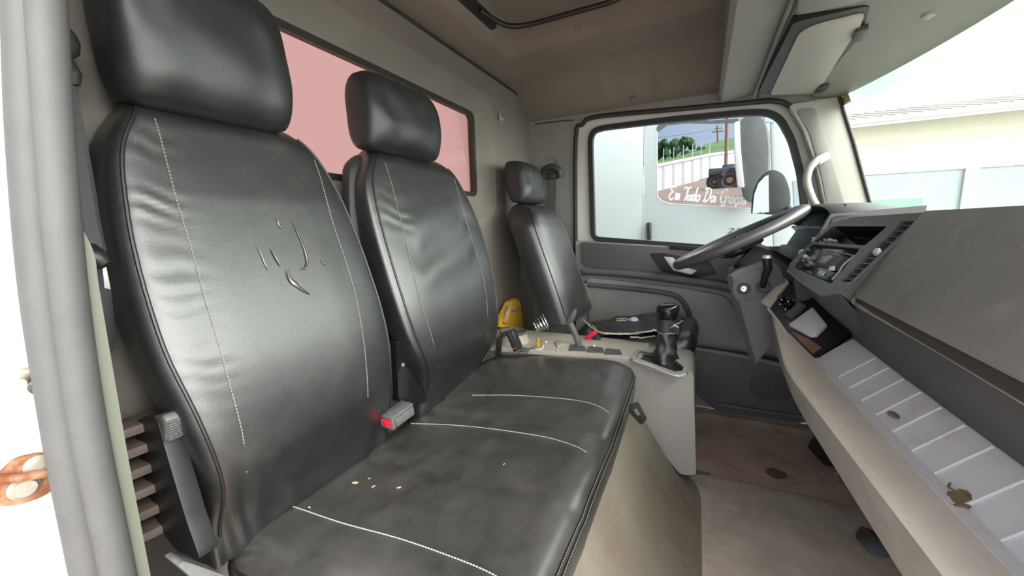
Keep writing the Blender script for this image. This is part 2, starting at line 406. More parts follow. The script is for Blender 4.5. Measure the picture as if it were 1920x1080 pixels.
# ---- driver-side wall around the door
W_out = [(1080,470),(1080,262),(1092,234),(1120,219),(1260,206),(1400,193),(1455,190),(1485,203),(1510,240),(1535,310),(1552,380),(1560,470)]
hole_top = [P(a,b,x=XD) for a,b in W_out]
yb, yf = hole_top[0].y, -0.52
hole_loop = cr(hole_top, 4)
hole_all = [Vector((XD, yb, 0.015))]+hole_loop+[Vector((XD, yf, hole_loop[-1].z)), Vector((XD, yf, 0.015))]
wall_o = [Vector((XD,0.88,-0.02)), Vector((XD,0.88,1.50)), Vector((XD,0.30,1.50)), Vector((XD,-0.30,1.46)), Vector((XD,-0.45,1.38)), Vector((XD,-0.57,0.915)), Vector((XD,-0.66,0.86)), Vector((XD,-0.66,-0.02))]
wl = st('wall_left', plate(wall_o, [hole_all], (0.03,0,0)), M['pillar']); wl['label'] = 'grey driver side wall and door pillar'
mk('door_seal', tube([Vector((XD-0.004, yb, 0.05))]+[v+Vector((-0.004,0,0)) for v in hole_loop], 0.011, 8), M['black_rubber'], wl)
# B-pillar trim: panel seam line
mk('panel_seam', tube([P(1003,233,x=XD-0.002), P(1040,228,x=XD-0.002), P(1075,225,x=XD-0.002)], 0.0025, 6), M['black_rubber'], wl)
# ---- driver's door
XW = 1.99
fo = cr([P(a,b,x=XW) for a,b in [(1084,455),(1087,262),(1098,238),(1122,225),(1260,212),(1400,199),(1450,197),(1476,209),(1500,246),(1524,312),(1538,380),(1548,470)]], 5)
fi = [P(a,b,x=XW) for a,b in [(1112,447),(1107,262),(1112,246),(1130,240),(1260,224),(1400,211),(1440,211),(1462,222),(1484,262),(1500,322),(1508,385),(1512,478),(1320,463)]]
fi = rpoly(fi, 0.03, 3)
d1 = bpy.data.objects.new('door_1', None); C.objects.link(d1); d1.location = (XW, 0.0, 0.02); d1['kind'] = 'structure'; d1['label'] = "driver's door with white frame"
ofr = [v+Vector((0, 0.03 if v.y > 0.1 else -0.03, 0.03 if v.z > 1.0 else 0)) for v in fo]+[Vector((XW, -0.55, fo[-1].z-0.02)), Vector((XW, yb+0.03, fo[0].z-0.02))]
ofr = [Vector((v.x+0.012, v.y, v.z)) for v in ofr]
mk('window_frame', plate(ofr, [[Vector((v.x+0.012, v.y, v.z)) for v in fi]], (0.02,0,0)), M['white_paint'], d1)
def shrink(lp, d):
    c = sum(lp, Vector())/len(lp); o = []
    L = len(lp)
    for i in range(L):
        t = (lp[(i+1) % L]-lp[i-1]).normalized(); nrm = t.cross(Vector((1,0,0)))
        if nrm.dot(c-lp[i]) < 0: nrm = -nrm
        o.append(lp[i]+nrm*d)
    return o
g_o = [v+Vector((-0.006,0,0)) for v in shrink(fi, -0.013)]; g_i = [v+Vector((-0.006,0,0)) for v in shrink(fi, 0.010)]
mk('window_gasket', plate(g_o, [g_i], (0.030,0,0)), M['black_rubber'], d1)
w2 = st('window_2', solid([v+Vector((0.010,0,0)) for v in shrink(fi, 0.003)], (0.004,0,0)), M['g_clear'], smooth=0); w2['label'] = "driver's door window pane"
# door inner panel pieces
XP = 1.93
def dp(lst, x=XP): return [P(a,b,x=x) for a,b in lst]
core = [Vector((XP+0.02, yb-0.004, 0.03)), Vector((XP+0.02, yb-0.004, P(1088,452,x=XP).z)), P(1320,466,x=XP+0.02), Vector((XP+0.02,-0.50,0.80)), Vector((XP+0.02,-0.50,0.03))]
mk('inner_panel', solid(core, (0.045,0,0)), M['door'], d1)
mk('upper_panel', slab(rpoly(dp([(1089,453),(1320,468),(1480,486),(1500,560),(1345,535),(1210,517),(1092,497)], XP), 0.02), (1,0,0), 0.03, 0.006), M['door_dark'], d1)
mk('sill_trim', slab(dp([(1255,459),(1330,464),(1500,480),(1500,490),(1330,473),(1256,467)], XP-0.004), (1,0,0), 0.03, 0.002), M['black_plastic'], d1)
mk('armrest_band', tube(cr([P(1092,508,x=XP-0.005), P(1180,514,x=XP-0.015), P(1280,526,x=XP-0.03), P(1340,535,x=XP-0.03), P(1400,548,x=XP-0.02)], 6), 0.018, 10), M['door_dark'], d1)
mk('middle_panel', slab(rpoly(dp([(1098,520),(1180,528),(1280,540),(1360,555),(1430,640),(1440,680),(1280,655),(1190,640),(1105,630)], XP+0.004), 0.03), (1,0,0), 0.03, 0.006), M['door'], d1)
mk('pull_recess_edge', tube(cr([P(1095,533,x=XP), P(1180,541,x=XP-0.004), P(1245,549,x=XP-0.006), P(1275,560,x=XP-0.006), P(1292,590,x=XP), P(1302,640,x=XP)], 6), [0.012]*31, 8), M['door_dark'], d1)
hr = mk('handle_recess', slab(rpoly(dp([(1218,476),(1240,474),(1330,490),(1345,515),(1300,521),(1240,509)], XP-0.004), 0.008), (1,0,0), 0.02, 0.002), M['black_plastic'], d1)
mk('door_handle', slab(rpoly(dp([(1244,481),(1262,483),(1276,499),(1308,507),(1296,515),(1262,507)], XP-0.014), 0.006), (1,0,0), 0.010, 0.003), M['silver'], d1, label='silver inside door handle')
lo = mk('map_pocket', slab(rpoly(dp([(1272,650),(1290,652),(1400,668),(1500,690),(1510,795),(1345,772),(1300,735),(1275,700)], XP-0.05), 0.03), (1,0,0), 0.07, 0.012, 3), M['door_dark'], d1)
mk('pocket_rim', tube(cr(dp([(1272,650),(1330,658),(1400,670),(1500,692)], XP-0.055), 6), 0.009, 8), M['door'], lo)
mk('pocket_ledge', tube(cr(dp([(1345,758),(1420,770),(1508,782)], XP-0.053), 6), 0.010, 8), M['door_dark'], lo)
c0 = P(1445,725, x=XP-0.051)
dots = []
for i in range(-9, 10):
    for j in range(-7, 8):
        if (i/9.5)**2+(j/7.5)**2 < 1: dots.append(box(c0+Vector((-0.001, i*0.0085, j*0.0085)), (0.003,0.0035,0.0035)))
sp_ = mk('speaker_grille', J(*dots), M['black_plastic'], lo, smooth=0); sp_['kind'] = 'stuff'

# ---- front: A pillar, header, windshield
XA = 1.94
ap = [P(1478,196,x=XA), P(1575,180,x=XA), P(1600,265,x=XA), P(1637,402,x=XA), P(1610,430,x=XA), P(1545,430,x=XA), P(1548,390,x=XA), P(1530,310,x=XA), P(1505,240,x=XA)]
t1 = st('trim_1', slab(rpoly(ap, 0.02), (1,0,0), 0.05, 0.008), M['pillar_light']); t1['label'] = 'grey front pillar trim'
mk('pillar_inset', slab(rpoly([P(1492,205,x=XA-0.004), P(1528,200,x=XA-0.004), P(1560,300,x=XA-0.004), P(1590,395,x=XA-0.004), P(1552,392,x=XA-0.004), P(1540,330,x=XA-0.004), P(1518,250,x=XA-0.004)], 0.02), (1,0,0), 0.02, 0.006), M['pillar'], t1)
mk('pillar_edge', tube([P(1574,182,x=XA-0.002), P(1600,265,x=XA-0.002), P(1637,402,x=XA-0.002)], 0.006, 8), M['black_rubber'], t1)
# windshield: curved in plan
def ws(x, s):
    """s=0 base, 1 top"""
    k = 1-((x-1.02)/0.95)**2
    yt = -0.445-0.155*k; yb_ = -0.575-0.19*k
    zt = 1.362; zb = 0.885
    return Vector((x, yb_+(yt-yb_)*s, zb+(zt-zb)*s))
xs = [0.09+1.87*i/32 for i in range(33)]
w3 = st('window_3', loft([[ws(x,0)for x in xs]+[ws(x,0)+Vector((0,-0.004,0)) for x in xs[::-1]], [ws(x,1) for x in xs]+[ws(x,1)+Vector((0,-0.004,0)) for x in xs[::-1]]], cap=True), M['g_wind'], smooth=0); w3['label'] = 'curved windshield glass'
mk('shade_band', sheet([[ws(x,0.90)+Vector((0,0.003,0)) for x in xs], [ws(x,1.0)+Vector((0,0.003,0)) for x in xs]]), M['g_band'], w3, smooth=0)
mk('front_cowl', sheet([[ws(x,0.03) for x in xs], [ws(x,0)+Vector((0,-0.1,-0.05)) for x in xs], [ws(x,0)+Vector((0,-0.1,-0.9)) for x in xs]]), M['white_paint'], w3)
# overhead header console
oh = thing('overhead_console', 'grey overhead console panel above the windshield', 'overhead console', (1.05,-0.25,1.37))
def hdr(x):
    tp = ws(x, 1.0)
    return [Vector((x,-0.036,1.66)), Vector((x,-0.037,1.418)), Vector((x,-0.050,1.404)), Vector((x,-0.075,1.405)), Vector((x,-0.17,1.418)), Vector((x,-0.19,1.40)), Vector((x,-0.36,1.385)), tp+Vector((0,0.09,0.012)), tp+Vector((0,0.03,0.0)), tp+Vector((0,0.0,-0.004)), tp+Vector((0,-0.03,0.03)), Vector((x,tp.y-0.03,1.66))]
mk('console_body', loft([hdr(0.09+1.87*i/24) for i in range(25)]), M['overhead'], oh, smooth=30)
mk('panel_ridge', tube([P(1413,183,z=1.402), Vector((0.3,-0.165,1.414))], 0.006, 6), M['overhead'], oh)
sv = thing('sun_visor', 'folded pale grey sun visor above the steering wheel', 'sun visor', (1.58,-0.28,1.375))
zv = 1.385
def V4(px, py): return P(px, py, z=zv)
vis = rpoly([V4(1444,176), V4(1502,52), V4(1622,22), V4(1606,66), V4(1598,68), V4(1540,160), V4(1528,174)], [0.02,0.05,0.02,0.006,0.006,0.02,0.012], 5)
mk('visor_panel', solid([v+Vector((0,0,-0.004)) for v in vis], (0,0,0.014), 0.004), M['visor'], sv)
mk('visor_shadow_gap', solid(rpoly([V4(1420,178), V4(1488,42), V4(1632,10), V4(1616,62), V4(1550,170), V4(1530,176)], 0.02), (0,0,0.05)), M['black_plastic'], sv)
mk('visor_clip', solid(rpoly([V4(1598,68), V4(1606,50), V4(1630,44), V4(1614,70)], 0.004), (0,0,-0.012), 0.002), M['dark_plastic'], sv)
mk('visor_clip', solid(rpoly([V4(1528,168), V4(1540,156), V4(1556,152), V4(1548,170)], 0.004), (0,0,-0.012), 0.002), M['dark_plastic'], sv)
lid = mk('storage_lid', solid([v+Vector((0,0,-0.004)) for v in rpoly([V4(1492,28), V4(1506,-60), V4(1640,-120), V4(1622,2)], 0.03)], (0,0,0.02), 0.005), M['overhead'], oh)
for q in ((1740,32),(1592,157)):
    mk('trim_plug', lathe(P(q[0],q[1],z=1.372), (0,0,-1), [(-0.01,0.012),(0.0,0.012),(0.003,0.007)], 14), M['visor'], oh)
sk = mk('windshield_sticker', slab([P(1575,182,y=-0.46)+Vector((0,0,0)), P(1590,174,y=-0.46), P(1596,190,y=-0.46), P(1581,198,y=-0.46)], (0,-1,0), 0.002), M['white'], smooth=0)
tag(sk, 'small square sticker in the top corner of the windshield', 'sticker')
mk('sticker_print', slab([P(1578,183,y=-0.458), P(1588,178,y=-0.458), P(1592,188,y=-0.458), P(1583,193,y=-0.458)], (0,1,0), 0.001), M['sticker'], sk, smooth=0)
gh = thing('grab_handle', 'grey grab handle curved along the front pillar', 'handle', (1.9,-0.4,0.94))
hx = 1.90
mk('grip', tube(cr([P(1545,297,x=XA), P(1532,301,x=hx+0.01), P(1518,316,x=hx), P(1513,338,x=hx), P(1519,362,x=hx), P(1530,385,x=hx), P(1546,400,x=hx+0.02), P(1560,408,x=XA)], 7), 0.0135, 12), M['pillar_light'], gh)
mk('handle_mount', tube([P(1549,293,x=XA+0.002), P(1530,303,x=hx+0.012)], 0.0175, 12), M['pillar_light'], gh)
# roof hatch
rh = thing('roof_hatch', 'black roof hatch frame with a bent rod latch handle', 'hatch', (1.2,0.5,1.62))
zh = 1.60
mk('frame_bar', J(box((0.98,0.715,1.625), (0.72,0.05,0.04), bev=0.012), box((1.335,0.74,1.61), (0.03,0.03,0.035), bev=0.008)), M['black_plastic'], rh)
mk('latch_rod', tube(cr([P(900,20,z=zh+0.01), P(926,36,z=zh), P(945,46,z=zh), P(965,49,z=zh), P(1000,44,z=zh), P(1080,22,z=zh), P(1150,2,z=zh), P(1170,-12,z=zh+0.01)], 7), 0.0085, 10), M['black_plastic'], rh)
mk('hatch_panel', box((0.98,0.40,1.665), (0.80,0.62,0.012), bev=0.004), M['dark_plastic'], rh)
# ---- passenger door pillar at the left edge of the view
def LQ(px, py, y=0.53): return P(px, py, y=y)
wr = st('wall_right', plate([Vector((0.150,0.57,-0.30)), Vector((0.150,0.57,1.7)), Vector((-0.08,0.57,1.7)), Vector((-0.08,0.57,-0.30))], [], (0,0.012,0)), M['jamb']); wr['label'] = 'white painted door jamb with rust stains'
mk('pillar_inner', solid([Vector((0.150,0.572,-0.02)), Vector((0.150,0.572,1.55)), Vector((0.150,0.90,1.55)), Vector((0.150,0.90,-0.02))], (-0.01,0,0)), M['pillar'], wr)
mk('outer_skin', solid([Vector((-0.08,0.572,-0.3)), Vector((-0.08,0.572,1.7)), Vector((-0.08,0.95,1.7)), Vector((-0.08,0.95,-0.3))], (0.01,0,0)), M['white_paint'], wr)
def ext(a, b, t): return a+(b-a)*t
ctr1 = [LQ(42,0), LQ(52,270), LQ(74,540), LQ(108,770), LQ(130,895), LQ(166,1080)]
ctr2 = [LQ(80,0,0.525), LQ(97,270,0.525), LQ(122,540,0.525), LQ(160,800,0.525), LQ(218,1080,0.525)]
for nm, cc in (('seal_tube', ctr1), ('seal_tube', ctr2)):
    path = [cc[0]+(cc[0]-cc[1])*1.2]+cc+[cc[-1]+(cc[-1]-cc[-2])*1.2]
    s1 = st('trim_2' if cc is ctr1 else 'trim_3', tube(cr(path, 10), 0.0125 if cc is ctr1 else 0.0150, 16), M['seal']); s1['label'] = 'grey rubber door seal, outer roll' if cc is ctr1 else 'grey rubber door seal, inner roll'
es = [LQ(150,470,0.53), LQ(162,540,0.53), LQ(190,700,0.53), LQ(222,880,0.53), LQ(262,1085,0.53)]
s3 = st('trim_4', tube(cr([es[0]+Vector((-0.01,0,0.04))]+es+[es[-1]+(es[-1]-es[-2])], 8), 0, flat=((0,1,0),0.0075,0.004)), M['seal_strip']); s3['label'] = 'pale edge strip along the door seal'
stk = thing('door_striker', 'rusty door striker plate bolted to the white jamb', 'door striker', P(55,895,y=0.56))
pl = rpoly([P(a,b,y=0.566) for a,b in [(-40,905),(0,885),(22,858),(78,846),(104,856),(112,905),(70,932),(30,944),(-30,948)]], 0.006, 3)
mk('plate', solid(pl, (0,-0.006,0), 0.0015), M['rust'], stk)
mk('catch', tube(cr([P(-30,900,y=0.555), P(20,898,y=0.553), P(60,892,y=0.553), P(104,885,y=0.555)], 4), 0.004, 8), M['rust'], stk)
b1 = P(70,872,y=0.560); mk('bolt', lathe(b1, (0,-1,0), [(0,0.0095),(0.002,0.0095),(0.0035,0.0075),(0.0036,0.003)], 20), M['bolt'], stk)
b2 = P(43,913,y=0.560); mk('bolt', lathe(b2, (0,-1,0), [(0,0.0105),(0.003,0.0105),(0.005,0.008),(0.007,0.0075)], 20), M['bolt'], stk)
sd = thing('jamb_stud', 'threaded stud with nuts sticking out of the white jamb', 'bolt', P(55,705,y=0.56))
s0 = P(62,700,y=0.566)
mk('shank', cyl(s0, s0+Vector((-0.014,-0.030,0.0)), 0.004, 12), M['bolt'], sd)
mk('nut', cyl(s0+Vector((-0.001,-0.003,0)), s0+Vector((-0.005,-0.012,0)), 0.0085, 6), M['bolt'], sd)
mk('washer', lathe(P(72,725,y=0.566), (0,-1,0), [(0,0.007),(0.004,0.007),(0.006,0.004)], 14), M['dark_plastic'], sd)

# ================================================================== SEATS
def interp(z, tab):
    tab = sorted(tab)
    if z <= tab[0][0]: return tab[0][1]
    for (a, b), (c, d) in zip(tab, tab[1:]):
        if z <= c: return b+(d-b)*(z-a)/max(1e-9, c-a)
    return tab[-1][1]
def smooth_tab(tab, z0, z1, n=40):
    """gentle smoothing of an outline table"""
    tab = [(z0+(z1-z0)*i/n, interp(z0+(z1-z0)*i/n, tab)) for i in range(n+1)]
    for _ in range(3):
        tab = [tab[0]]+[(tab[i][0], 0.25*tab[i-1][1]+0.5*tab[i][1]+0.25*tab[i+1][1]) for i in range(1, n)]+[tab[-1]]
    return tab
class Back:
    def __init__(s, y0, k, zb, left, right, zt, depth, disp, bulge=0.012, n=6.5, top_r=0.05, prof=None):
        s.prof = smooth_tab(prof, zb, zt) if prof else None
        s.y0, s.k, s.zb, s.zt, s.d, s.disp, s.bulge, s.n, s.tr = y0, k, zb, zt, depth, disp, bulge, n, top_r
        pl = s.hit
        L = [(p.z, p.x) for p in map(pl, left)]; R = [(p.z, p.x) for p in map(pl, right)]
        s.L = smooth_tab(L, zb, zt); s.R = smooth_tab(R, zb, zt)
    prof = None
    def yp(s, z): return s.y0+s.k*(z-s.zb) if s.prof is None else s.y0+interp(z, s.prof)
    def hit(s, q):
        p = PP(q[0], q[1], (0, s.y0, s.zb), (0, 1, -s.k))
        for _ in range(8): p = P(q[0], q[1], y=0.5*p.y+0.5*s.yp(p.z))
        return p
    def uv(s, x, z):
        a, b = interp(z, s.L), interp(z, s.R); return (2*x-a-b)/(b-a), (z-s.zb)/(s.zt-s.zb)
    def front(s, x, z):
        u, v = s.uv(x, z); u = max(-0.999, min(0.999, u))
        hd = s.d/2
        e = (1-abs(u)**s.n)**(1/s.n)
        return s.yp(z)+hd-hd*e*s.shr(z)-s.bulge*(1-u*u)*min(1, v*4, (1-v)*5)-s.disp(u, v)*max(0.0, 1-abs(u)**8)
    def shr(s, z):
        q = s.zt-z
        if q >= s.tr: return 1.0
        return max(0.05, math.sqrt(max(0, 1-((s.tr-q)/s.tr)**2)))
    def mesh(s, nz=110, na=150):
        rings = []
        for i in range(nz+1):
            v = i/nz; v = 1-(1-v)**1.25
            z = s.zb+(s.zt-s.zb)*v
            a, b = interp(z, s.L), interp(z, s.R); cx, hw = (a+b)/2, (b-a)/2; hd = s.d/2
            sh = s.shr(z); ws_ = 1-0.10*(1-sh); ring = []
            for j in range(na):
                t = 2*math.pi*j/na; c_, s_ = math.cos(t), math.sin(t)
                # denser sampling along the faces
                xx = math.copysign(abs(c_)**(2/s.n), c_); yy = math.copysign(abs(s_)**(2/s.n), s_)
                x = cx+hw*ws_*xx; y = s.yp(z)+hd+hd*yy*sh
                if s_ < 0:
                    u = xx; y -= (s.bulge*(1-u*u)*min(1, v*4, (1-v)*5)+s.disp(u, v)*max(0.0, 1-abs(u)**8))
                ring.append(Vector((x, y, z)))
            rings.append(ring)
        return loft(rings)
    def on(s, px, py, lift=0.001):
        p = s.hit((px, py))
        for _ in range(6):
            y = s.front(p.x, p.z)-lift; p = P(px, py, y=y)
        return p
    def line(s, pts, lift=0.0012, n=8): return cr([s.on(a, b, lift) for a, b in pts], n)
    def edge(s, side, z0, z1, n=60, f=0.93):
        o = []
        for i in range(n+1):
            z = z0+(z1-z0)*i/n; a, b = interp(z, s.L), interp(z, s.R)
            x = (a+b)/2+side*(b-a)/2*f; o.append(Vector((x, s.front(x, z)-0.001, z)))
        return o
nz3 = lambda a, b, c=0.0: noise.noise(Vector((a, b, c)))
def headrest(left_right, y, z0, z1, depth, tilt=0.12, n=3.6, seed=0.0):
    a, b = left_right; rings = []; NZ = 40; NA = 72
    for i in range(NZ+1):
        v = i/NZ; q = 2*v-1
        prof = (1-abs(q)**4.0)**(1/4.0) if abs(q) < 1 else 0.0
        prof = max(prof, 0.12)
        z = z0+(z1-z0)*v; cx = (a+b)/2; hw = (b-a)/2*(0.80+0.20*prof)*(1.0-0.10*max(0, q)**2); hd = depth/2*prof
        if prof <= 0.121: hw *= 0.86
        ring = []
        for j in range(NA):
            t = 2*math.pi*j/NA; c_, s_ = math.cos(t), math.sin(t)
            xx = math.copysign(abs(c_)**(2/n), c_); yy = math.copysign(abs(s_)**(2/n), s_)
            cv = -0.012*math.cos(1.5*q) if s_ < 0 else 0
            wr = (0.0035*math.sin(16*xx+5*v+seed*3)*max(0, v-0.35)+0.006*nz3(xx*2.2+seed, v*3))*(1 if s_ < 0 else 0.3)*prof
            ring.append(Vector((cx+hw*xx, y+depth/2+tilt*(z-z0)*0.5+hd*yy+cv*prof-wr, z)))
        rings.append(ring)
    return loft(rings)
KB, Y0, ZB = 0.085, 0.70, 0.34
LUMBAR = [(0.34,0.005),(0.42,-0.002),(0.48,-0.030),(0.54,-0.060),(0.60,-0.063),(0.68,-0.047),(0.80,-0.014),(0.90,0.012),(1.0,0.036),(1.06,0.050),(1.13,0.062)]
# ---- double passenger bench
bench = thing('passenger_bench', 'black leather double passenger bench with two backrests and scuffed cushion', 'seat', (0.78,0.45,0.28))
def disp_a(u, v):
    d = 0.0015*nz3(u*3, v*4, 1.3)
    if u < -0.45:
        m = sstep(-0.5, -0.8, u)*sstep(0.30, 0.5, v)*sstep(0.99, 0.85, v)
        d += 0.0015*m*math.sin(170*v+5*nz3(v*9, u*4)+9*u)*(0.45+nz3(v*16, 2.0))
    lo_ = sstep(0.24, 0.04, v)
    d += lo_*(0.0045*math.sin(17*u+3*v+2.5*nz3(u*2, v*5))+0.004*nz3(u*5, v*6, 4))
    if u < -0.6: d += sstep(0.3, 0.1, v)*0.006*math.sin(30*u+16*v)*sstep(-0.6, -0.8, u)
    return d
A = Back(Y0, KB, ZB, [(263,200),(228,218),(207,250),(207,330),(222,450),(250,560),(290,680),(340,770),(385,870),(405,948)],
         [(545,240),(600,283),(650,368),(692,470),(722,560),(740,640),(740,700),(742,770)], 1.118, 0.105, disp_a, bulge=0.014, prof=LUMBAR)
ba = mk('backrest', A.mesh(), M['leather'], bench, smooth=70)
mk('piping', tube(A.edge(-1, 0.40, 1.095), 0.0028, 7), M['piping'], ba)
mk('piping', tube(A.edge(1, 0.40, 1.095), 0.0028, 7), M['piping'], ba)
mk('stitching', dashes(A.line([(290,222),(300,255),(330,370),(360,470),(385,560),(412,650),(432,725),(455,815),(463,890)]), 0.0011), M['thread_dark'], ba)
mk('stitching', dashes(A.line([(582,282),(600,330),(625,420),(650,495),(668,560),(682,640),(688,700),(690,745)]), 0.0011), M['thread_dark'], ba)
mk('stitching', dashes([p+Vector((0.009,-0.0015,0)) for p in A.edge(-1, 0.42, 1.08, f=0.92)], 0.0008, on=0.0035, off=0.002), M['thread_dark'], ba)
def tear(par, B, mid, wid, m, nm='torn_leather'):
    """gash: foam showing between lifted leather lips"""
    pts = B.line(mid, 0.0006, 6); L = len(pts); a, b = [], []
    for i, p in enumerate(pts):
        t = (pts[min(i+1,L-1)]-pts[max(i-1,0)]).normalized(); s = t.cross(Vector((0,-1,0)))
        w_ = interp(i/(L-1), wid); a.append(p+s*w_); b.append(p-s*w_)
    V = a+b+[q+Vector((0,0.004,0)) for q in a]+[q+Vector((0,0.004,0)) for q in b]
    F = [(i, i+1, L+i+1, L+i) for i in range(L-1)]+[(i, i+1, 2*L+i+1, 2*L+i) for i in range(L-1)]+[(L+i, L+i+1, 3*L+i+1, 3*L+i) for i in range(L-1)]
    o = mk(nm, (V, F), m, par)
    return a, b
def lips(par, a, b, r=0.0013):
    rr = [r*min(1, 0.25+4*min(i, len(a)-1-i)/len(a)) for i in range(len(a))]
    mk('torn_edge', J(tube(a, rr, 6), tube(b, [q*1.6 for q in rr], 6)), M['leather'], par)
a, b = tear(ba, A, [(546,412),(553,424),(560,440),(568,457),(574,475),(577,492),(574,502),(564,505)], [(0,0.0002),(0.3,0.0015),(0.6,0.0026),(0.85,0.0018),(1,0.0003)], M['foam_pink']); lips(ba, a, b)
a, b = tear(ba, A, [(540,502),(540,514),(546,526),(555,534),(566,543),(581,552)], [(0,0.0003),(0.2,0.0010),(0.5,0.0032),(0.72,0.0012),(1,0.0002)], M['foam']); lips(ba, a, b)
for q in ([(519,410),(523,420),(528,429)], [(483,464),(491,480),(497,495),(503,507)], [(507,466),(515,480),(521,490),(526,500)], [(601,487),(606,494),(611,498)]):
    pth = A.line(q, 0.0004, 5); n_ = len(pth)
    mk('crack', tube(pth, [0.0018*(0.2+math.sin(math.pi*i/(n_-1))) for i in range(n_)], 6), M['leather'], ba)
ha = mk('headrest', headrest((0.272,0.530), 0.700, 1.095, 1.325, 0.125, seed=0.4), M['leather_head'], bench, smooth=75)
def edgeline(x, y, z0, z1, dx=0.0): return [Vector((x+dx*math.sin(math.pi*i/10), y+0.06*(z0+(z1-z0)*i/10-z0)-0.001, z0+(z1-z0)*i/10)) for i in range(11)]
def disp_b(u, v):
    d = 0.0015*nz3(u*3+5, v*4, 2.3)
    m = sstep(0.45, 0.62, v)*sstep(0.86, 0.72, v)*sstep(0.9, 0.4, abs(u-0.1))
    d += 0.0050*m*math.sin(34*(v-0.10*u)+2*nz3(u*3, v*5))
    d += sstep(0.28, 0.06, v)*(0.006*math.sin(13*u+7*v+3*nz3(u*2, v*4, 7)))
    if u < -0.55: d += 0.0012*sstep(0.95, 0.8, v)*sstep(0.6, 0.75, v)*math.sin(120*v+8*u+5*nz3(v*9, u*4))*(0.4+nz3(v*14, 7.0))
    return d
Bk = Back(Y0, KB, ZB, [(714,284),(697,300),(690,330),(697,380),(712,440),(735,520),(757,590),(778,650),(800,728)],
          [(812,285),(842,305),(866,340),(890,385),(915,450),(932,520),(937,575),(934,625),(918,665),(902,692)], 1.125, 0.095, disp_b, bulge=0.012, prof=LUMBAR)
bb = mk('backrest', Bk.mesh(), M['leather'], bench, smooth=70)
shell = Back(Y0+0.055, KB, 0.66, [(675,290),(662,300),(660,340),(662,420),(680,520)], [(800,300),(835,330),(880,420),(900,480)], 1.10, 0.05, lambda u, v: 0, bulge=0, n=5)
mk('back_shell', shell.mesh(50, 60), M['leather_side'], bb, smooth=70)
mk('piping', tube(Bk.edge(-1, 0.42, 1.10), 0.0026, 7), M['piping'], bb)
mk('piping', tube(Bk.edge(1, 0.42, 1.10), 0.0026, 7), M['piping'], bb)
mk('stitching', dashes(Bk.line([(722,305),(733,340),(748,400),(763,460),(780,530),(795,585),(812,640),(822,690)]), 0.0011), M['thread_dark'], bb)
mk('stitching', dashes(Bk.line([(852,335),(866,385),(882,440),(895,480),(908,530),(914,580),(914,630)]), 0.0013), M['thread_dark'], bb)
hb = mk('headrest', headrest((0.722,1.010), 0.705, 1.105, 1.292, 0.12, seed=2.2), M['leather_head'], bench, smooth=75)
# cushion
def ztop(x, y):
    c = 0.010*(1-((x-0.78)/0.5)**2)*1.0
    g = 0
    for sx in (0.60, 0.84): g -= 0.004*math.exp(-((x-sx)/0.018)**2)
    return 0.415-0.052*(y-0.17)/0.53+0.054*sstep(0.78, 1.24, x)+c*0.6+g+0.004*nz3(x*6, y*6, 3)
co_ = [Vector((0.325,0.165,0)), Vector((1.295,0.160,0)), Vector((1.310,0.72,0)), Vector((1.10,0.765,0)), Vector((0.70,0.765,0)), Vector((0.33,0.765,0)), Vector((0.290,0.70,0))]
co = rpoly(co_, [0.075,0.16,0.03,0.03,0.03,0.03,0.04], 7)
def resample(lp, n):
    d = [0]; L = len(lp)
    for i in range(L): d.append(d[-1]+(lp[(i+1) % L]-lp[i]).length)
    o = []; k = 0
    for j in range(n):
        s = d[-1]*j/n
        while d[k+1] < s: k += 1
        o.append(lp[k].lerp(lp[(k+1) % L], (s-d[k])/max(1e-9, d[k+1]-d[k])))
    return o
co = resample(co, 260)
def inset(lp, d):
    o = []; L = len(lp)
    for i in range(L):
        t = (lp[(i+2) % L]-lp[i-2]).normalized(); o.append(lp[i]+Vector((-t.y, t.x, 0))*d)
    return o
rings = []
for d, dz in ((0.012,-0.115),(0.004,-0.095),(0.0,-0.070),(0.001,-0.050),(0.004,-0.037),(0.010,-0.027),(0.018,-0.0185),(0.028,-0.0110),(0.040,-0.0055),(0.054,-0.0018),(0.070,0.0)):
    rings.append([Vector((p.x, p.y, ztop(p.x, p.y)+dz)) for p in inset(co, d)])
inn = inset(co, 0.070); cen = Vector((0.78,0.44,0))
for s_ in [0.97,0.94,0.9,0.86,0.82,0.78,0.74,0.7,0.66,0.62,0.58,0.54,0.5,0.45,0.4,0.35,0.3,0.25,0.2,0.15,0.1,0.05,0.01]:
    r_ = []
    for p in inn:
        q = cen+(p-cen)*s_; r_.append(Vector((q.x, q.y, ztop(q.x, q.y)+0.0015*nz3(q.x*22, q.y*22, 9))))
    rings.append(r_)
cu = mk('cushion', loft(rings), M['leather_seat'], bench, smooth=75)
def onseat(px, py, lift=0.001):
    p = P(px, py, z=0.41)
    for _ in range(4): p = P(px, py, z=ztop(p.x, p.y)+lift)
    return p
for q in ([(885,741),(960,741),(1040,746),(1095,753),(1125,763),(1143,775)], [(770,794),(850,797),(930,805),(1020,819),(1075,835),(1100,848)], [(490,925),(520,941),(560,953),(640,980),(750,1010),(850,1045),(915,1072),(960,1100)]):
    mk('stitching', dashes(cr([onseat(a_, b_, 0.0014) for a_, b_ in q], 10), 0.0013), M['thread'], cu)
fe = [p for p in inset(co, 0.006)]
front_pts = [p for p in fe if p.y < 0.30 and p.x < 1.27]
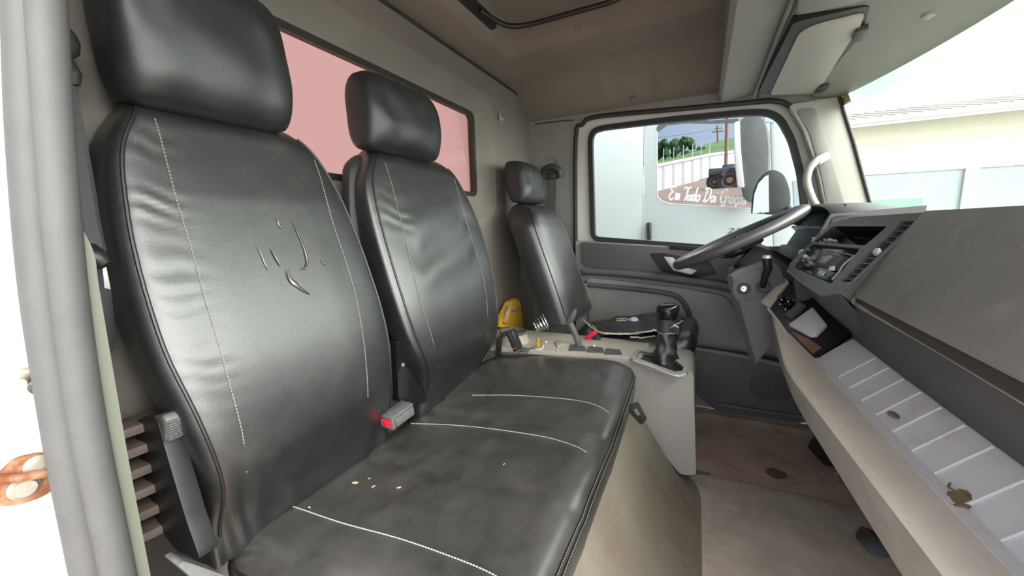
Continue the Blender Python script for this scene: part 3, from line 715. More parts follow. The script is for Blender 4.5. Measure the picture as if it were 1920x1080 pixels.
for dd, dz in ((0.0035,-0.039),(0.0085,-0.0295)):
    pts = [Vector((p.x, p.y, ztop(p.x, p.y)+dz)) for p in inset(co, dd-0.0016)]
    seg = [p for p in pts[::2]]
    k0 = next(i for i in range(len(pts)) if pts[i].y > 0.66 and pts[i].x > 0.9); pts = pts[k0:]+pts[:k0]
    mk('edge_piping', tube(seg, 0.0022, 6, closed=True), M['piping'], cu)
    mk('stitching', dashes([p+Vector((0,-0.0018,0.0028)) for p in pts if p.y < 0.60], 0.0009), M['thread_dark'], cu)
for q in ([(378,968),(388,1000),(395,1040)],): pass
mk('seat_base', J(box((0.80,0.46,0.28), (0.86,0.42,0.07), bev=0.01)), M['black_plastic'], bench)
# recliner cover on the near side of the bench
prof = rpoly([P(a_, b_, x=0.238) for a_, b_ in [(250,802),(258,786),(275,778),(294,786),(306,832),(350,980),(376,1052),(330,1034),(300,992),(266,880)]], 0.012, 3)
rc = mk('recliner_cover', solid(prof, (0.026,0,0), 0.005), M['black_plastic'], bench)
g_ = [P(a_, b_, x=0.236) for a_, b_ in [(281,782),(300,780),(306,792),(306,826),(303,836),(296,800)]]
lg = mk('lever_grip', solid([v+Vector((0,-0.006,0.002)) for v in g_], (0.029,0,0), 0.003), M['buckle_grey'], rc)
e0, e1 = P(306,796,x=0.236), P(306,828,x=0.236)
mk('grip_rib', J(*[cyl(e0.lerp(e1, i/7)+Vector((0.003,-0.0075,0.002)), e0.lerp(e1, i/7)+Vector((0.027,-0.0075,0.002)), 0.0012, 6) for i in range(8)]), M['buckle_grey'], lg)
# hinge bracket between the backrests
hb_ = rpoly([P(a_, b_, y=0.690) for a_, b_ in [(742,640),(760,636),(772,650),(786,700),(802,752),(778,762),(748,752)]], 0.012, 4)
hg = mk('hinge_bracket', solid(hb_, (0,0.05,0), 0.004), M['gloss_black'], bench)
mk('bolt', lathe(P(755,684,y=0.6895), (0,-1,0), [(0,0.0055),(0.003,0.005),(0.004,0.002)], 12), M['bolt'], hg)
# seat rail on the floor side
mk('seat_rail', solid(rpoly([P(a_, b_, y=0.50) for a_, b_ in [(333,1060),(345,1052),(420,1078),(470,1120),(440,1140),(380,1100)]], 0.006, 3), (0,0.03,0), 0.004), M['buckle_grey'], bench)
# ---- driver's seat
drv = thing('driver_seat', "black driver's seat with torn cover and frayed cushion", 'seat', (1.67,0.35,0.20))
def disp_d(u, v): return 0.002*nz3(u*3+9, v*4, 5.3)
KD, YD = 0.36, 0.468
Dk = Back(YD, KD, 0.50, [(985,392),(978,400),(980,425),(992,460),(1008,500),(1028,550),(1044,590),(1062,640)], [(1030,388),(1050,402),(1065,430),(1080,470),(1092,510),(1104,560),(1112,600)], 1.005, 0.14, disp_d, bulge=0.02, n=5, top_r=0.07)
Dk.L = [(z, 1.475+0.05*sstep(0.90, 1.005, z)) for z in [0.5+0.0126*i for i in range(41)]]
Dk.R = [(z, 1.885-0.06*sstep(0.86, 1.005, z)) for z in [0.5+0.0126*i for i in range(41)]]
db = mk('backrest', Dk.mesh(70, 90), M['leather'], drv, smooth=70)
mk('piping', tube(Dk.edge(-1, 0.53, 0.985, 40), 0.003, 7), M['piping'], db)
mk('stitching', dashes(Dk.edge(1, 0.53, 0.95, 40, f=0.55), 0.0014, on=0.006), M['thread_dark'], db)
hd_ = headrest((1.505,1.745), 0.655, 1.005, 1.185, 0.11, tilt=0.35, seed=4.1)
mk('headrest', hd_, M['leather_head'], drv, smooth=75)
tp = [P(a_, b_, x=1.86) for a_, b_ in [(1088,528),(1098,535),(1101,556),(1092,562),(1087,548)]]
mk('torn_patch', solid([Vector((p.x, Dk.front(1.86, p.z)-0.004, p.z)) for p in tp], (0,-0.004,0.002)), M['frayed'], db)
# cushion of the driver's seat
dco = resample(rpoly([Vector((1.47,0.0,0)), Vector((1.885,-0.01,0)), Vector((1.885,0.50,0)), Vector((1.47,0.50,0))], 0.09, 6), 120)
def zd(x, y): return 0.490-0.06*(y+0.02)/0.5+0.016*(1-((x-1.68)/0.22)**2)+0.012*nz3(x*9, y*9, 1)+0.006*nz3(x*25, y*25, 2)
rings = []
for d, dz in ((0.02,-0.085),(0.004,-0.075),(0.0,-0.055),(0.004,-0.032),(0.014,-0.014),(0.03,-0.004),(0.045,0.0)):
    rings.append([Vector((p.x, p.y, zd(p.x, p.y)+dz+(0.012*nz3(p.x*20, p.y*20, 3) if dz < -0.03 else 0))) for p in inset(dco, d)])
inn = inset(dco, 0.045); cen = Vector((1.68,0.235,0))
for s_ in (0.9,0.8,0.7,0.6,0.5,0.4,0.3,0.2,0.1,0.02):
    rings.append([Vector(((cen+(p-cen)*s_).x, (cen+(p-cen)*s_).y, zd((cen+(p-cen)*s_).x, (cen+(p-cen)*s_).y))) for p in inn])
dc = mk('cushion', loft(rings), M['leather'], drv, smooth=75)
# loose flap of the cover with frayed edges
def ond(px, py, lift=0.004):
    p = P(px, py, z=0.48)
    for _ in range(4): p = P(px, py, z=zd(p.x, p.y)+lift)
    return p
for q, r_ in (([(1093,600),(1110,615),(1128,624),(1160,626),(1190,625),(1212,622),(1230,619)], 0.006), ([(1090,601),(1100,606),(1112,611),(1120,620)], 0.003), ([(1182,632),(1205,633),(1228,630)], 0.004), ([(1262,610),(1272,606),(1280,601)], 0.003)):
    pth = cr([ond(a_, b_, 0.026) for a_, b_ in q], 6)
    mk('frayed_edge', tube([p+Vector((0.004*nz3(i*0.9, 1), 0.003*nz3(i*0.8, 2), 0.004*nz3(i*1.1, 3))) for i, p in enumerate(pth)], [r_*(0.5+0.8*abs(nz3(i*0.7, 5))) for i in range(len(pth))], 6), M['frayed'], dc)
flap = []
for i in range(25):
    row = []
    for j in range(13):
        u, v = i/24, j/12; x = 1.50+0.36*u; y = 0.06+0.30*v
        row.append(Vector((x, y, zd(x, y)+0.012+0.012*math.sin(math.pi*v)*(0.6+nz3(x*11, y*12, 6)))))
    flap.append(row)
mk('cover_flap', sheet(flap), M['leather'], dc, smooth=75)
fr_ = []
for k_ in range(4):
    fr_.append(tube([P(1156+k_*0.5, 598+k_*3.0, x=1.69), P(1170, 597+k_*3.4, x=1.685), P(1181, 599+k_*3.2, x=1.69)], 0.0022, 5))
mk('frayed_patch', J(*fr_), M['frayed'], dc)
# badge
bc = P(1189,602, x=1.675); bn = (EYE-bc).normalized(); bn = (bn+Vector((0,0,0.5))).normalized()
bd = mk('round_badge', lathe(bc, bn, [(-0.004,0.019),(0.001,0.019),(0.002,0.0175)], 24), M['white'], dc, label='white and blue round badge with a V over a W')
sx_ = Vector((0,-1,0)); sx_ = (sx_-bn*sx_.dot(bn)).normalized(); sy_ = bn.cross(sx_)
if sy_.z < 0: sy_ = -sy_
def bpt(u, v): return bc+bn*0.0032+sx_*u*0.0175+sy_*v*0.0175
strk = [tube([bpt(0.86*math.cos(t*math.pi/16), 0.86*math.sin(t*math.pi/16)) for t in range(32)], 0.0011, 5, closed=True)]
for q in ([(-0.42,0.74),(0,0.12),(0.42,0.74)], [(-0.76,0.28),(-0.36,-0.70),(0,-0.02),(0.36,-0.70),(0.76,0.28)]):
    strk.append(tube([bpt(*a_) for a_ in q], 0.0013, 5))
mk('badge_letters', J(*strk), M['blue'], bd)
mk('seat_pedestal', solid(rpoly([Vector((1.52,0.02,0.385)), Vector((1.84,0.02,0.385)), Vector((1.84,0.46,0.385)), Vector((1.52,0.46,0.385))], 0.04), (0,0,-0.10), 0.01), M['console'], drv)
mk('seat_riser', solid(rpoly([Vector((1.56,0.12,0.285)), Vector((1.82,0.12,0.285)), Vector((1.82,0.46,0.285)), Vector((1.56,0.46,0.285))], 0.04), (0,0,-0.285), 0.01), M['black_plastic'], drv)

# ================================================================== BELTS AND BUCKLES
def strap(name, path, m, par, nrm, wd=0.023, th=0.0015): return mk(name, tube(cr(path, 6), 0, flat=(nrm, wd, th)), m, par)
sb = thing('seat_belt', 'dark seat belt hanging behind the white door pillar beside the near backrest', 'seat belt', P(180,480,y=0.72))
strap('webbing', [P(118,60,y=0.80), P(124,140,y=0.78), P(140,260,y=0.76), P(160,380,y=0.74), P(178,470,y=0.72), P(196,560,y=0.74), P(206,660,y=0.78)], M['webbing'], sb, (0.75,-1,0), 0.011)
strap('webbing', [P(128,150,y=0.80), P(150,270,y=0.79), P(172,390,y=0.77), P(186,470,y=0.75)], M['webbing'], sb, (0.5,-1,0), 0.009)
mk('top_guide', J(ball(P(112,75,y=0.79), (0.020,0.012,0.026)), tube([P(116,118,y=0.785), P(128,140,y=0.78), P(136,160,y=0.78)], [0.013,0.014,0.008], 12)), M['dark_plastic'], sb)
tg = mk('latch_tongue', tube([P(146,462,y=0.715), P(160,470,y=0.71), P(180,486,y=0.705), P(198,498,y=0.70)], [0.008,0.013,0.014,0.007], 12), M['black_plastic'], sb)
mk('tongue_plate', solid([P(192,500,y=0.71), P(199,500,y=0.71), P(208,543,y=0.71), P(196,540,y=0.71)], (0,0.003,0)), M['steel'], sb)
db_ = thing('seat_belt', "dark seat belt hanging on the door pillar behind the driver's seat", 'seat belt', P(1035,400,x=1.93))
strap('webbing', [P(1036,335,x=1.95), P(1035,370,x=1.945), P(1034,420,x=1.94), P(1035,520,x=1.93)], M['webbing'], db_, (1,0,0.02), 0.021)
mk('top_guide', J(tube(cr([P(1019,330,x=1.945), P(1022,318,x=1.935), P(1036,313,x=1.93), P(1048,320,x=1.935), P(1050,332,x=1.945)], 5), 0.017, 12), box(P(1035,330,x=1.95), (0.03,0.06,0.035), bev=0.01)), M['dark_plastic'], db_)
mk('slider_track', tube(cr([P(1027,300,x=1.966), P(1034,293,x=1.966), P(1044,297,x=1.966), P(1046,312,x=1.966)], 5), 0.0022, 6), M['pillar'], db_)
def buckle(label, f, r, w_, h_, m, group='belt buckles'):
    t = thing('belt_buckle', label, 'buckle', (f+r)*0.5)
    d = (r-f); L = d.length; d.normalize(); s = d.cross(Vector((0,0,1))).normalized(); u = s.cross(d)
    R = Matrix((s, d, u)).transposed(); c = (f+r)*0.5+u*h_*0.5
    mk('case', J(box(c+u*h_*0.36, (w_,L,h_*0.28), R, 0.003), box(c-u*h_*0.14+d*0.006, (w_,L-0.012,h_*0.72), R, 0.003)), m, t)
    mk('release_button', box(f+u*h_*0.40+d*0.007, (w_*0.78,0.016,h_*0.52), R, 0.002), M['red'], t, label='red release button')
    mk('case_lip', J(box(f+u*h_*0.05+d*0.004, (w_*0.98,0.010,h_*0.10), R, 0.001), box(f+u*h_*0.42+s*w_*0.45+d*0.004, (w_*0.07,0.010,h_*0.75), R, 0.001), box(f+u*h_*0.42-s*w_*0.45+d*0.004, (w_*0.07,0.010,h_*0.75), R, 0.001)), m, t)
    return t
f_ = P(727,803,z=0.426); r_ = P(764,776,z=0.434)
bk = buckle('grey belt buckle with red button lying on the bench cushion', f_, r_+(r_-f_)*0.10, 0.042, 0.033, M['buckle_grey'])
f2 = P(966,657,z=0.462); r2 = P(951,622,z=0.53)
bk2 = buckle('black belt buckle with red button beside the cup holder', f2, r2, 0.042, 0.026, M['black_plastic'])
mk('strap', tube([r2, r2+Vector((-0.005,0.03,-0.03)), r2+Vector((-0.005,0.04,-0.10))], 0, flat=((0,-1,0.3),0.018,0.003)), M['black_plastic'], bk2)
f3 = P(1122,640,x=1.465); r3 = P(1106,624,x=1.455)+Vector((0,0.02,0))
bk3 = buckle("belt buckle with bright red button against the driver's torn cushion", f3, r3, 0.026, 0.020, M['black_plastic'])
mk('button_face', box((f3+r3)*0.5+Vector((-0.014,0,0.010)), (0.006,0.055,0.016), Matrix.Rotation(math.radians(-38), 3, 'X'), 0.002), M['red'], bk3, label='red release button')

# ================================================================== ENGINE COVER, CONSOLE
ec = thing('engine_cover', 'beige vinyl engine cover sloping down in front of the bench', 'engine cover', (0.9,0.2,0.0))
def eprof(x):
    # bulges and a flange that runs onto the floor
    e = sstep(1.43, 1.24, x)
    b = 0.018*math.exp(-((x-0.85)/0.22)**2)
    pts = [(0.60,0.30),(0.30,0.325),(0.205,0.322),(0.165,0.29),(0.125,0.225),(0.075,0.145),(0.03,0.075),(-0.01,0.028),(-0.04,0.008),(-0.065,0.003)]
    o = []
    for p in cr([Vector((0,a,b_)) for a, b_ in pts], 5):
        zz = 0.003+(p.z-0.003)*(0.02+0.98*e)
        o.append(Vector((x, p.y-b*math.sin(math.pi*min(1,max(0,(0.3-p.y)/0.36))), zz)))
    return o
xs_ = [0.40+1.05*i/60 for i in range(61)]
mk('cover_shell', sheet([eprof(x) for x in xs_]), M['tunnel'], ec, smooth=80)
clip = mk('latch_bracket', solid(rpoly([P(1180,758,y=0.125), P(1190,755,y=0.125), P(1207,786,y=0.115), P(1200,796,y=0.115), P(1178,772,y=0.12)], 0.003, 2), (0.004,-0.008,0.002), 0.001), M['black_plastic'], ec)
mk('latch_slot', solid([P(1187,768,y=0.112), P(1192,766,y=0.112), P(1198,777,y=0.112), P(1193,779,y=0.112)], (0,-0.003,0)), M['bolt'], clip)
cs = thing('centre_console', 'grey centre console with gear lever recess between the seats', 'console', (1.39,0.3,0.1))
XA0, XB0 = 1.285, 1.50
side = [(0.80,0.446),(0.40,0.446),(0.19,0.4485),(0.03,0.446),(0.004,0.432),(-0.004,0.30),(-0.018,0.085),(0.03,0.075),(0.10,0.15),(0.17,0.24),(0.8,0.25)]
def recl(): return [P(a_, b_, z=0.449) for a_, b_ in [(1186,672),(1196,656),(1225,660),(1268,678),(1284,692),(1282,700),(1270,702)]]
body = solid(rpoly([Vector((XA0, y, z)) for y, z in side], [0,0,0.02,0.02,0.015,0.02,0.01,0.01,0.02,0.02,0], 3), (XB0-XA0,0,0), 0.008, 2)
mk('console_body', body, M['console'], cs)
mk('console_shelf', solid(rpoly([Vector((1.22,0.80,0.4365)), Vector((1.50,0.80,0.4365)), Vector((1.50,0.16,0.4365)), Vector((1.30,0.165,0.4365)), Vector((1.26,0.45,0.4365))], 0.03), (0,0,0.020), 0.005), M['console_top'], cs)
def onc(px, py, dz=0.0): return P(px, py, z=0.4565+dz)
bz = [onc(a_, b_, 0.004) for a_, b_ in [(1184,673),(1196,655),(1232,660),(1270,672),(1291,690),(1288,700),(1268,703)]]
bi = [onc(a_, b_, 0.004) for a_, b_ in [(1192,671),(1199,659),(1230,664),(1266,676),(1282,690),(1279,696),(1266,698)]]
rec = mk('boot_recess', solid([v+Vector((0,0,-0.0125)) for v in bi], (0,0,0.002)), M['black_plastic'], cs)
mk('recess_rim', plate([v+Vector((0,0,0.002)) for v in bz], [[v+Vector((0,0,0.002)) for v in bi]], (0,0,-0.016)), M['console'], rec)
mk('recess_liner', loft([[v+Vector((0,0,0.0025)) for v in bi], [v+Vector((0,0,-0.012)) for v in bi]], cap=False), M['dark_plastic'], rec)
mk('silver_trim', tube(cr([onc(1188,676,0.004), onc(1220,687,0.004), onc(1266,704,0.004), onc(1284,702,0.004)], 6), 0.0038, 8), M['silver'], rec, label='silver trim strip')
for a_, b_ in ((1082,651),(1116,654),(1149,658)):
    c_ = onc(a_, b_, 0.0)
    mk('coin_slot', solid(rpoly([onc(a_-17,b_+7), onc(a_-13,b_-5), onc(a_+14,b_-2), onc(a_+18,b_+8)], 0.008, 3), (0,0,0.0012)), M['dash_dark'], cs)
mk('side_ridge', solid([onc(1040,642), onc(1052,640), onc(1062,648), onc(1045,652)], (0,0,0.006), 0.002), M['console'], cs)
ch = mk('cup_holder', lathe(onc(963,640)+Vector((0,0,0)), (0,0,1), [(0,0.062),(0.020,0.056),(0.034,0.054),(0.036,0.050),(0.034,0.046),(0.004,0.044)], 28), M['console_top'], cs)
mk('holder_ring', lathe(onc(963,640)+Vector((0,0,0.034)), (0,0,1), [(0,0.053),(0.008,0.054),(0.010,0.051),(0.006,0.047),(-0.02,0.046)], 28), M['dash_dark'], ch)
gl = thing('gear_lever', 'black leather gear lever with wrinkled boot and glossy knob', 'gear lever', (1.38,0.10,0.44))
XG = 1.325
gp = [P(1246,690,x=XG), P(1247,665,x=XG), P(1250,640,x=XG), P(1250,620,x=XG)]
rings = []
for i in range(25):
    v = i/24; c_ = gp[0].lerp(gp[3], v); c_.z -= 0.004*(1-v)
    r_ = 0.012*(1-v)**2.2+0.041-0.014*v; rg = []
    for k_ in range(40):
        t = 2*math.pi*k_/40; rr = r_*(1+0.10*math.sin(4*t+9*v+1.5*nz3(v*4, k_*0.01))*(1-0.6*v)+0.12*nz3(math.cos(t)*1.6, math.sin(t)*1.6, v*5))
        rg.append(c_+Vector((math.cos(t)*rr, math.sin(t)*rr*0.95, 0.004*nz3(math.cos(t)*2, v*5, 3))))
    rings.append(rg)
mk('boot', loft(rings), M['leather'], gl, smooth=75)
n0, n1 = P(1248,622,x=XG), P(1249,597,x=XG)
mk('collar', tube([n0, n0.lerp(n1, 0.5), n1], [0.027,0.026,0.028], 20), M['dark_plastic'], gl)
mk('collar_ring', tube([n0+Vector((math.cos(t*0.2618)*0.028, math.sin(t*0.2618)*0.028, 0.002*math.sin(t))) for t in range(24)], 0.0022, 6, closed=True), M['bolt'], gl)
kc = P(1252,583,x=XG)
kn = []
for h, r_ in ((-0.032,0.024),(-0.02,0.031),(-0.005,0.035),(0.008,0.036),(0.017,0.034),(0.022,0.028),(0.024,0.014),(0.024,0.002)):
    kn.append([kc+Vector((math.cos(2*math.pi*k_/24)*r_*0.95, math.sin(2*math.pi*k_/24)*r_*1.0, h+0.10*(-math.sin(2*math.pi*k_/24))*r_)) for k_ in range(24)])
mk('knob', loft(kn), M['gloss_black'], gl, smooth=70)
lv_ = mk('shift_button_cord', tube(cr([P(1258,614,x=XG-0.025), P(1266,611,x=XG-0.03), P(1272,614,x=XG-0.025), P(1262,609,x=XG-0.025)], 5), 0.002, 6), M['silver'], gl)
hbk = thing('parking_brake_lever', 'short grey parking brake lever standing on the centre console', 'lever', P(1088,652,z=0.457))
mk('stem', tube([P(1089,656,x=1.36), P(1080,630,x=1.36), P(1069,606,x=1.36)], [0.0125,0.012,0.012], 12), M['buckle_grey'], hbk)
mk('grip', tube([P(1066,608,x=1.36), P(1068,600,x=1.358), P(1074,590,x=1.355), P(1079,581,x=1.352)], [0.011,0.0145,0.0125,0.006], 12), M['buckle_grey'], hbk)
cv = thing('coil_hose', 'coiled steel wire springing from a brass fitting on the console', 'coil', P(1011,650,z=0.457))
b0 = onc(1010,650); 
mk('brass_fitting', J(lathe(b0, (0,0,1), [(0,0.009),(0.006,0.009),(0.006,0.0115),(0.020,0.0115),(0.021,0.0085),(0.030,0.0085),(0.031,0.005),(0.037,0.005)], 6)), M['brass'], cv)
cp = [b0+Vector((0,0,0.035)), P(1011,618,x=b0.x), P(1012,609,x=b0.x)]
c1_, c2_ = P(1003,612,x=b0.x), P(1024,602,x=b0.x)
axd = (c2_-c1_); s1_ = axd.normalized(); up_ = Vector((0,0,1)); nn_ = s1_.cross(Vector((1,0,0))).normalized()
loopr = 0.024
coil = []
for i in range(96):
    t = i/96; a_ = 2*math.pi*4*t+1.6
    coil.append(c1_+axd*t+Vector((0.75,0.30,0)).normalized()*math.cos(a_)*loopr*0.8*(0.8+0.3*t)+nn_*math.sin(a_)*loopr*(0.8+0.35*t))
mk('wire_coil', tube(coil, 0.0021, 7), M['steel'], cv)
mk('wire_tail', tube(cr([b0+Vector((0,0,0.035)), b0.lerp(coil[0], 0.5)+Vector((0,0,0.028)), coil[0]], 6), 0.0021, 7), M['steel'], cv)
mk('tie_loop', tube(cr([onc(1003,654,0.003), onc(1010,656,0.003), onc(1018,652,0.004), onc(1019,647,0.006)], 5), 0.0016, 6), M['white'], cv)
cb = mk('black_cable', tube(cr([onc(1004,652,0.003), onc(992,654,0.003), onc(982,655,0.003), onc(972,661,0.003)], 5), 0.0018, 6), M['black_rubber']); tag(cb, 'thin black cable lying on the console by the brass fitting', 'cable')
mk('plug', box(onc(984,656,0.006), (0.022,0.03,0.012), bev=0.002), M['dash_dark'], cb)
yb_ = thing('yellow_bag', 'yellow bag with tan cloth stuffed behind the cup holder', 'bag', P(960,608,y=0.79))
pts = rpoly([P(a_, b_, y=0.785) for a_, b_ in [(936,614),(946,590),(958,566),(970,559),(976,566),(982,614)]], 0.01, 3)
mk('bag_body', solid(pts, (0,0.03,0), 0.006, 3), M['yellow'], yb_)
mk('cloth_fold', tube(cr([P(946,606,y=0.778), P(951,588,y=0.775), P(957,576,y=0.775), P(964,580,y=0.775), P(972,579,y=0.778)], 5), [0.007,0.009,0.010,0.011,0.012,0.012,0.012,0.012,0.011,0.011,0.011,0.010,0.010,0.010,0.009,0.009,0.008,0.008,0.007,0.006,0.005], 8), M['tan'], yb_)
rnd = random.Random(3)
for a_, b_, m_, lb in ((1045,656,'crumb','tiny tan scrap on the console between the coil and the lever'), (1103,649,'crumb','tan scrap just right of the parking brake lever'), (1114,648,'tissue','white scrap beside the red buckle on the console'), (1024,641,'tissue','tiny white scrap just right of the brass fitting')):
    o = mk('debris', ball(onc(a_, b_, 0.003), (0.006+0.003*rnd.random(), 0.005, 0.004), 1), M[m_]); tag(o, lb, 'litter', 'scraps on the console')

# ================================================================== FLOOR MAT
mt = mk('floor_mat', solid(rpoly([Vector((0.30,-0.62,0.0005)), Vector((1.43,-0.62,0.0005)), Vector((1.425,-0.05,0.0005)), Vector((1.40,0.02,0.0005)), Vector((0.30,0.05,0.0005))], 0.02), (0,0,0.009), 0.003), M['mat'])
tag(mt, 'dusty rubber floor mat in front of the engine cover', 'floor mat')
p_ = P(1455,888,z=0.0)
o = mk('floor_stain', loft([[p_+Vector(((0.034+0.012*nz3(math.cos(t*.35)*2, math.sin(t*.35)*2, 4))*k_*math.cos(t*.349), (0.034+0.012*nz3(math.cos(t*.35)*2, math.sin(t*.35)*2, 4))*k_*math.sin(t*.349), h)) for t in range(18)] for k_, h in ((1,0.0004),(0.8,0.0012))]), M['stain']); tag(o, 'dark round stain on the brown floor', 'stain')
def clump(p, r, m, seed, n=7):
    ms = []; R = random.Random(seed)
    for i in range(n):
        d = Vector((R.uniform(-1,1), R.uniform(-1,1), R.uniform(0,0.7)))*r
        ms.append(tube([p+d*0.2, p+d*0.6+Vector((0,0,r*0.3)), p+d], [r*0.1, r*0.2, r*0.05], 5))
    return J(*ms)
o = mk('dry_twig', clump(P(1577,905,z=0.008), 0.035, None, 4), M['leaf_dry']); tag(o, 'dry twig and leaf litter on the floor under the dashboard', 'litter')
sh = P(1636,1018,z=0.012)
o = mk('dark_rag', loft([[sh+Vector((0.05*math.cos(t*0.524)*k_, 0.035*math.sin(t*0.524)*k_, h+0.004*math.sin(t*2.1))) for t in range(12)] for k_, h in ((1,0),(0.9,0.012),(0.6,0.02),(0.2,0.022))]), M['dash_dark']); tag(o, 'small dark scrap with a yellow corner on the floor mat', 'litter')
mk('yellow_corner', ball(P(1634,1006,z=0.03), (0.014,0.008,0.004), 1), M['yellow'], o)

# ================================================================== DASHBOARD
da = thing('dashboard', 'grey dashboard with dusty beige lower tray along the cab front', 'dashboard', (1.0,-0.4,0.43))
wf = st('wall_front', solid([Vector((0.1,-0.66,-0.02)), Vector((1.97,-0.66,-0.02)), Vector((1.97,-0.60,0.84)), Vector((0.1,-0.60,0.84))], (0,-0.03,0)), M['dark_plastic']); wf['label'] = 'dark firewall under the dashboard'
X0 = 0.19
def lerp(a, b, t): return a+(b-a)*t
def line_y(x, y1, sl): return y1+sl*(1.0-x)
def crest(x): return (-0.196-0.062*max(0, 1.0-x)-0.05*max(0, x-1.12), 0.562+0.16*max(0, x-1.08))
def groove(x): return (-0.268-0.035*max(0, 1.04-x), 0.563)
def low(x): return (-0.214-0.085*max(0, 1.0-x)-0.05*max(0, x-1.1), 0.468-0.07*max(0, 1.0-x)-0.0*max(0, x-1.0))
def gz_(x): return groove(x)[1]+max(0, x-1.1)*0.16
def sect(x):
    c, g, l = crest(x), groove(x), low(x); gz = gz_(x)
    pts = [(-0.52,0.45),(g[0]-0.02, gz-0.020),(c[0]-0.010,c[1]-0.010),(c[0]-0.002,c[1]-0.008),(c[0],c[1]-0.016),(lerp(c[0],l[0],0.5),lerp(c[1],l[1],0.5)),(l[0],l[1]+0.012),(l[0]-0.006,l[1]),(l[0]-0.02,l[1]-0.004),(-0.52,0.36)]
    return [Vector((x,a_,b_)) for a_, b_ in pts]
def lipsect(x):
    c, g = crest(x), groove(x); gz = gz_(x)
    pts = [(g[0]-0.02, gz-0.012),(g[0],gz),(g[0]+0.012,gz+0.001),(lerp(g[0],c[0],0.55), lerp(gz,c[1],0.75)+0.002),(c[0]-0.016,c[1]+0.001),(c[0]-0.006,c[1]-0.001),(c[0]-0.0005,c[1]-0.006),(c[0]+0.0005,c[1]-0.012),(c[0]-0.004,c[1]-0.014),(g[0]-0.02,gz-0.016)]
    return [Vector((x,a_,b_)) for a_, b_ in pts]
mk('lower_beam', loft([sect(X0+(1.475-X0)*i/40) for i in range(41)]), M['beam_side'], da, smooth=35)
mk('beam_lip', loft([lipsect(X0+(1.475-X0)*i/40) for i in range(41)]), M['beam'], da, smooth=50, label='dusty rounded lip with painted top light')
# tray with ridges
XT = 1.135
def traytop(x): return (-0.330-0.012*max(0, 0.9-x), 0.622)
def tsect(x):
    g, t = groove(x), traytop(x)
    return [Vector((x,a_,b_)) for a_, b_ in [(g[0]+0.010,g[1]+0.003),(g[0]-0.004,g[1]+0.006),(lerp(g[0],t[0],0.5),lerp(g[1],t[1],0.5)+0.002),(t[0]+0.004,t[1]-0.004),(t[0]-0.006,t[1]+0.001),(-0.42,0.628),(-0.42,0.50),(g[0],0.50)]]
tr = mk('storage_tray', loft([tsect(X0+(XT-X0)*i/30) for i in range(31)]), M['tray'], da, smooth=35)
ribs = [(1526,678),(1595,719),(1612,740),(1633,764),(1660,792),(1689,824),(1727,862),(1773,907),(1828,968),(1908,1040)]
for i, (a_, b_) in enumerate(ribs):
    x = P(a_, b_, z=0.560).x
    g, t = groove(x), traytop(x)
    if i == 0: continue
    mk('tray_rib', tube([Vector((x, lerp(g[0],t[0],0.05), lerp(g[1],t[1],0.05)+0.005)), Vector((x, lerp(g[0],t[0],0.5), lerp(g[1],t[1],0.5)+0.003)), Vector((x, lerp(g[0],t[0],0.97), lerp(g[1],t[1],0.97)))], 0.0022, 6), M['tray'], tr)
# face under the lid
def fsect(x):
    t = traytop(x)
    return [Vector((x,a_,b_)) for a_, b_ in [(-0.42,0.60),(t[0]-0.002,0.600),(t[0]-0.001,0.626),(lerp(t[0],-0.292,0.6),0.680),(-0.292,0.716),(-0.292,0.728),(-0.385,0.896),(-0.47,0.896)]]
mk('knee_face', loft([fsect(X0+(1.14-X0)*i/24) for i in range(25)]), M['dash_dark'], da, smooth=30)
# big lid
LB, LT = Vector((1.0,-0.285,0.732)), Vector((1.0,-0.381,0.907))
e_ = (LT-LB); ln = Vector((0, e_.z, -e_.y)).normalized()
if ln.y < 0: ln = -ln
lp_ = rpoly([LB+e_*0.05, LT, Vector((X0,-0.372,0.907)), Vector((X0,-0.281,0.739))], [0.03,0.01,0.01,0.02], 6)
ld = mk('upper_lid', solid([v-ln*0.004 for v in lp_], ln*0.014, 0.004, 3), M['dash'], da, smooth=40)
mk('lid_lip', tube(cr([LB+e_*0.98+Vector((0.004,0,0)), LB+e_*0.5+Vector((0.004,0,0)), LB+e_*0.14+Vector((0.003,0,0)), LB+Vector((-0.012,0.002,0.006)), LB+Vector((-0.05,0.002,-0.001)), Vector((0.6,-0.283,0.727)), Vector((X0,-0.270,0.719))], 8), 0.0038, 8), M['lip'], ld)
mk('lid_shade_groove', solid([LB-ln*0.003, LB+e_*0.09-ln*0.003, Vector((X0,-0.286,0.748))-ln*0.003, Vector((X0,-0.272,0.722))-ln*0.003], ln*0.006), M['groove'], ld)  # dark strip colours in the shade of the step along the lid
# dash top
def tsec(x):
    b = ws(x, 0.02); yr = -0.378 if x < 1.02 else -0.378+0.05*sstep(1.02, 1.35, x)
    z = 0.907-0.027*sstep(1.0, 1.05, x)
    return [b+Vector((0,0,-0.03)), b+Vector((0,0.0,0.002)), Vector((x, lerp(b.y, yr, 0.5), z-0.001)), Vector((x, yr-0.03, z)), Vector((x, yr-0.003, z-0.001)), Vector((x, yr, z-0.006)), Vector((x, yr-0.02, z-0.03)), Vector((x, b.y, 0.85))]
mk('dash_top', loft([tsec(0.12+1.82*i/40) for i in range(41)]), M['dash_frame'], da, smooth=40)
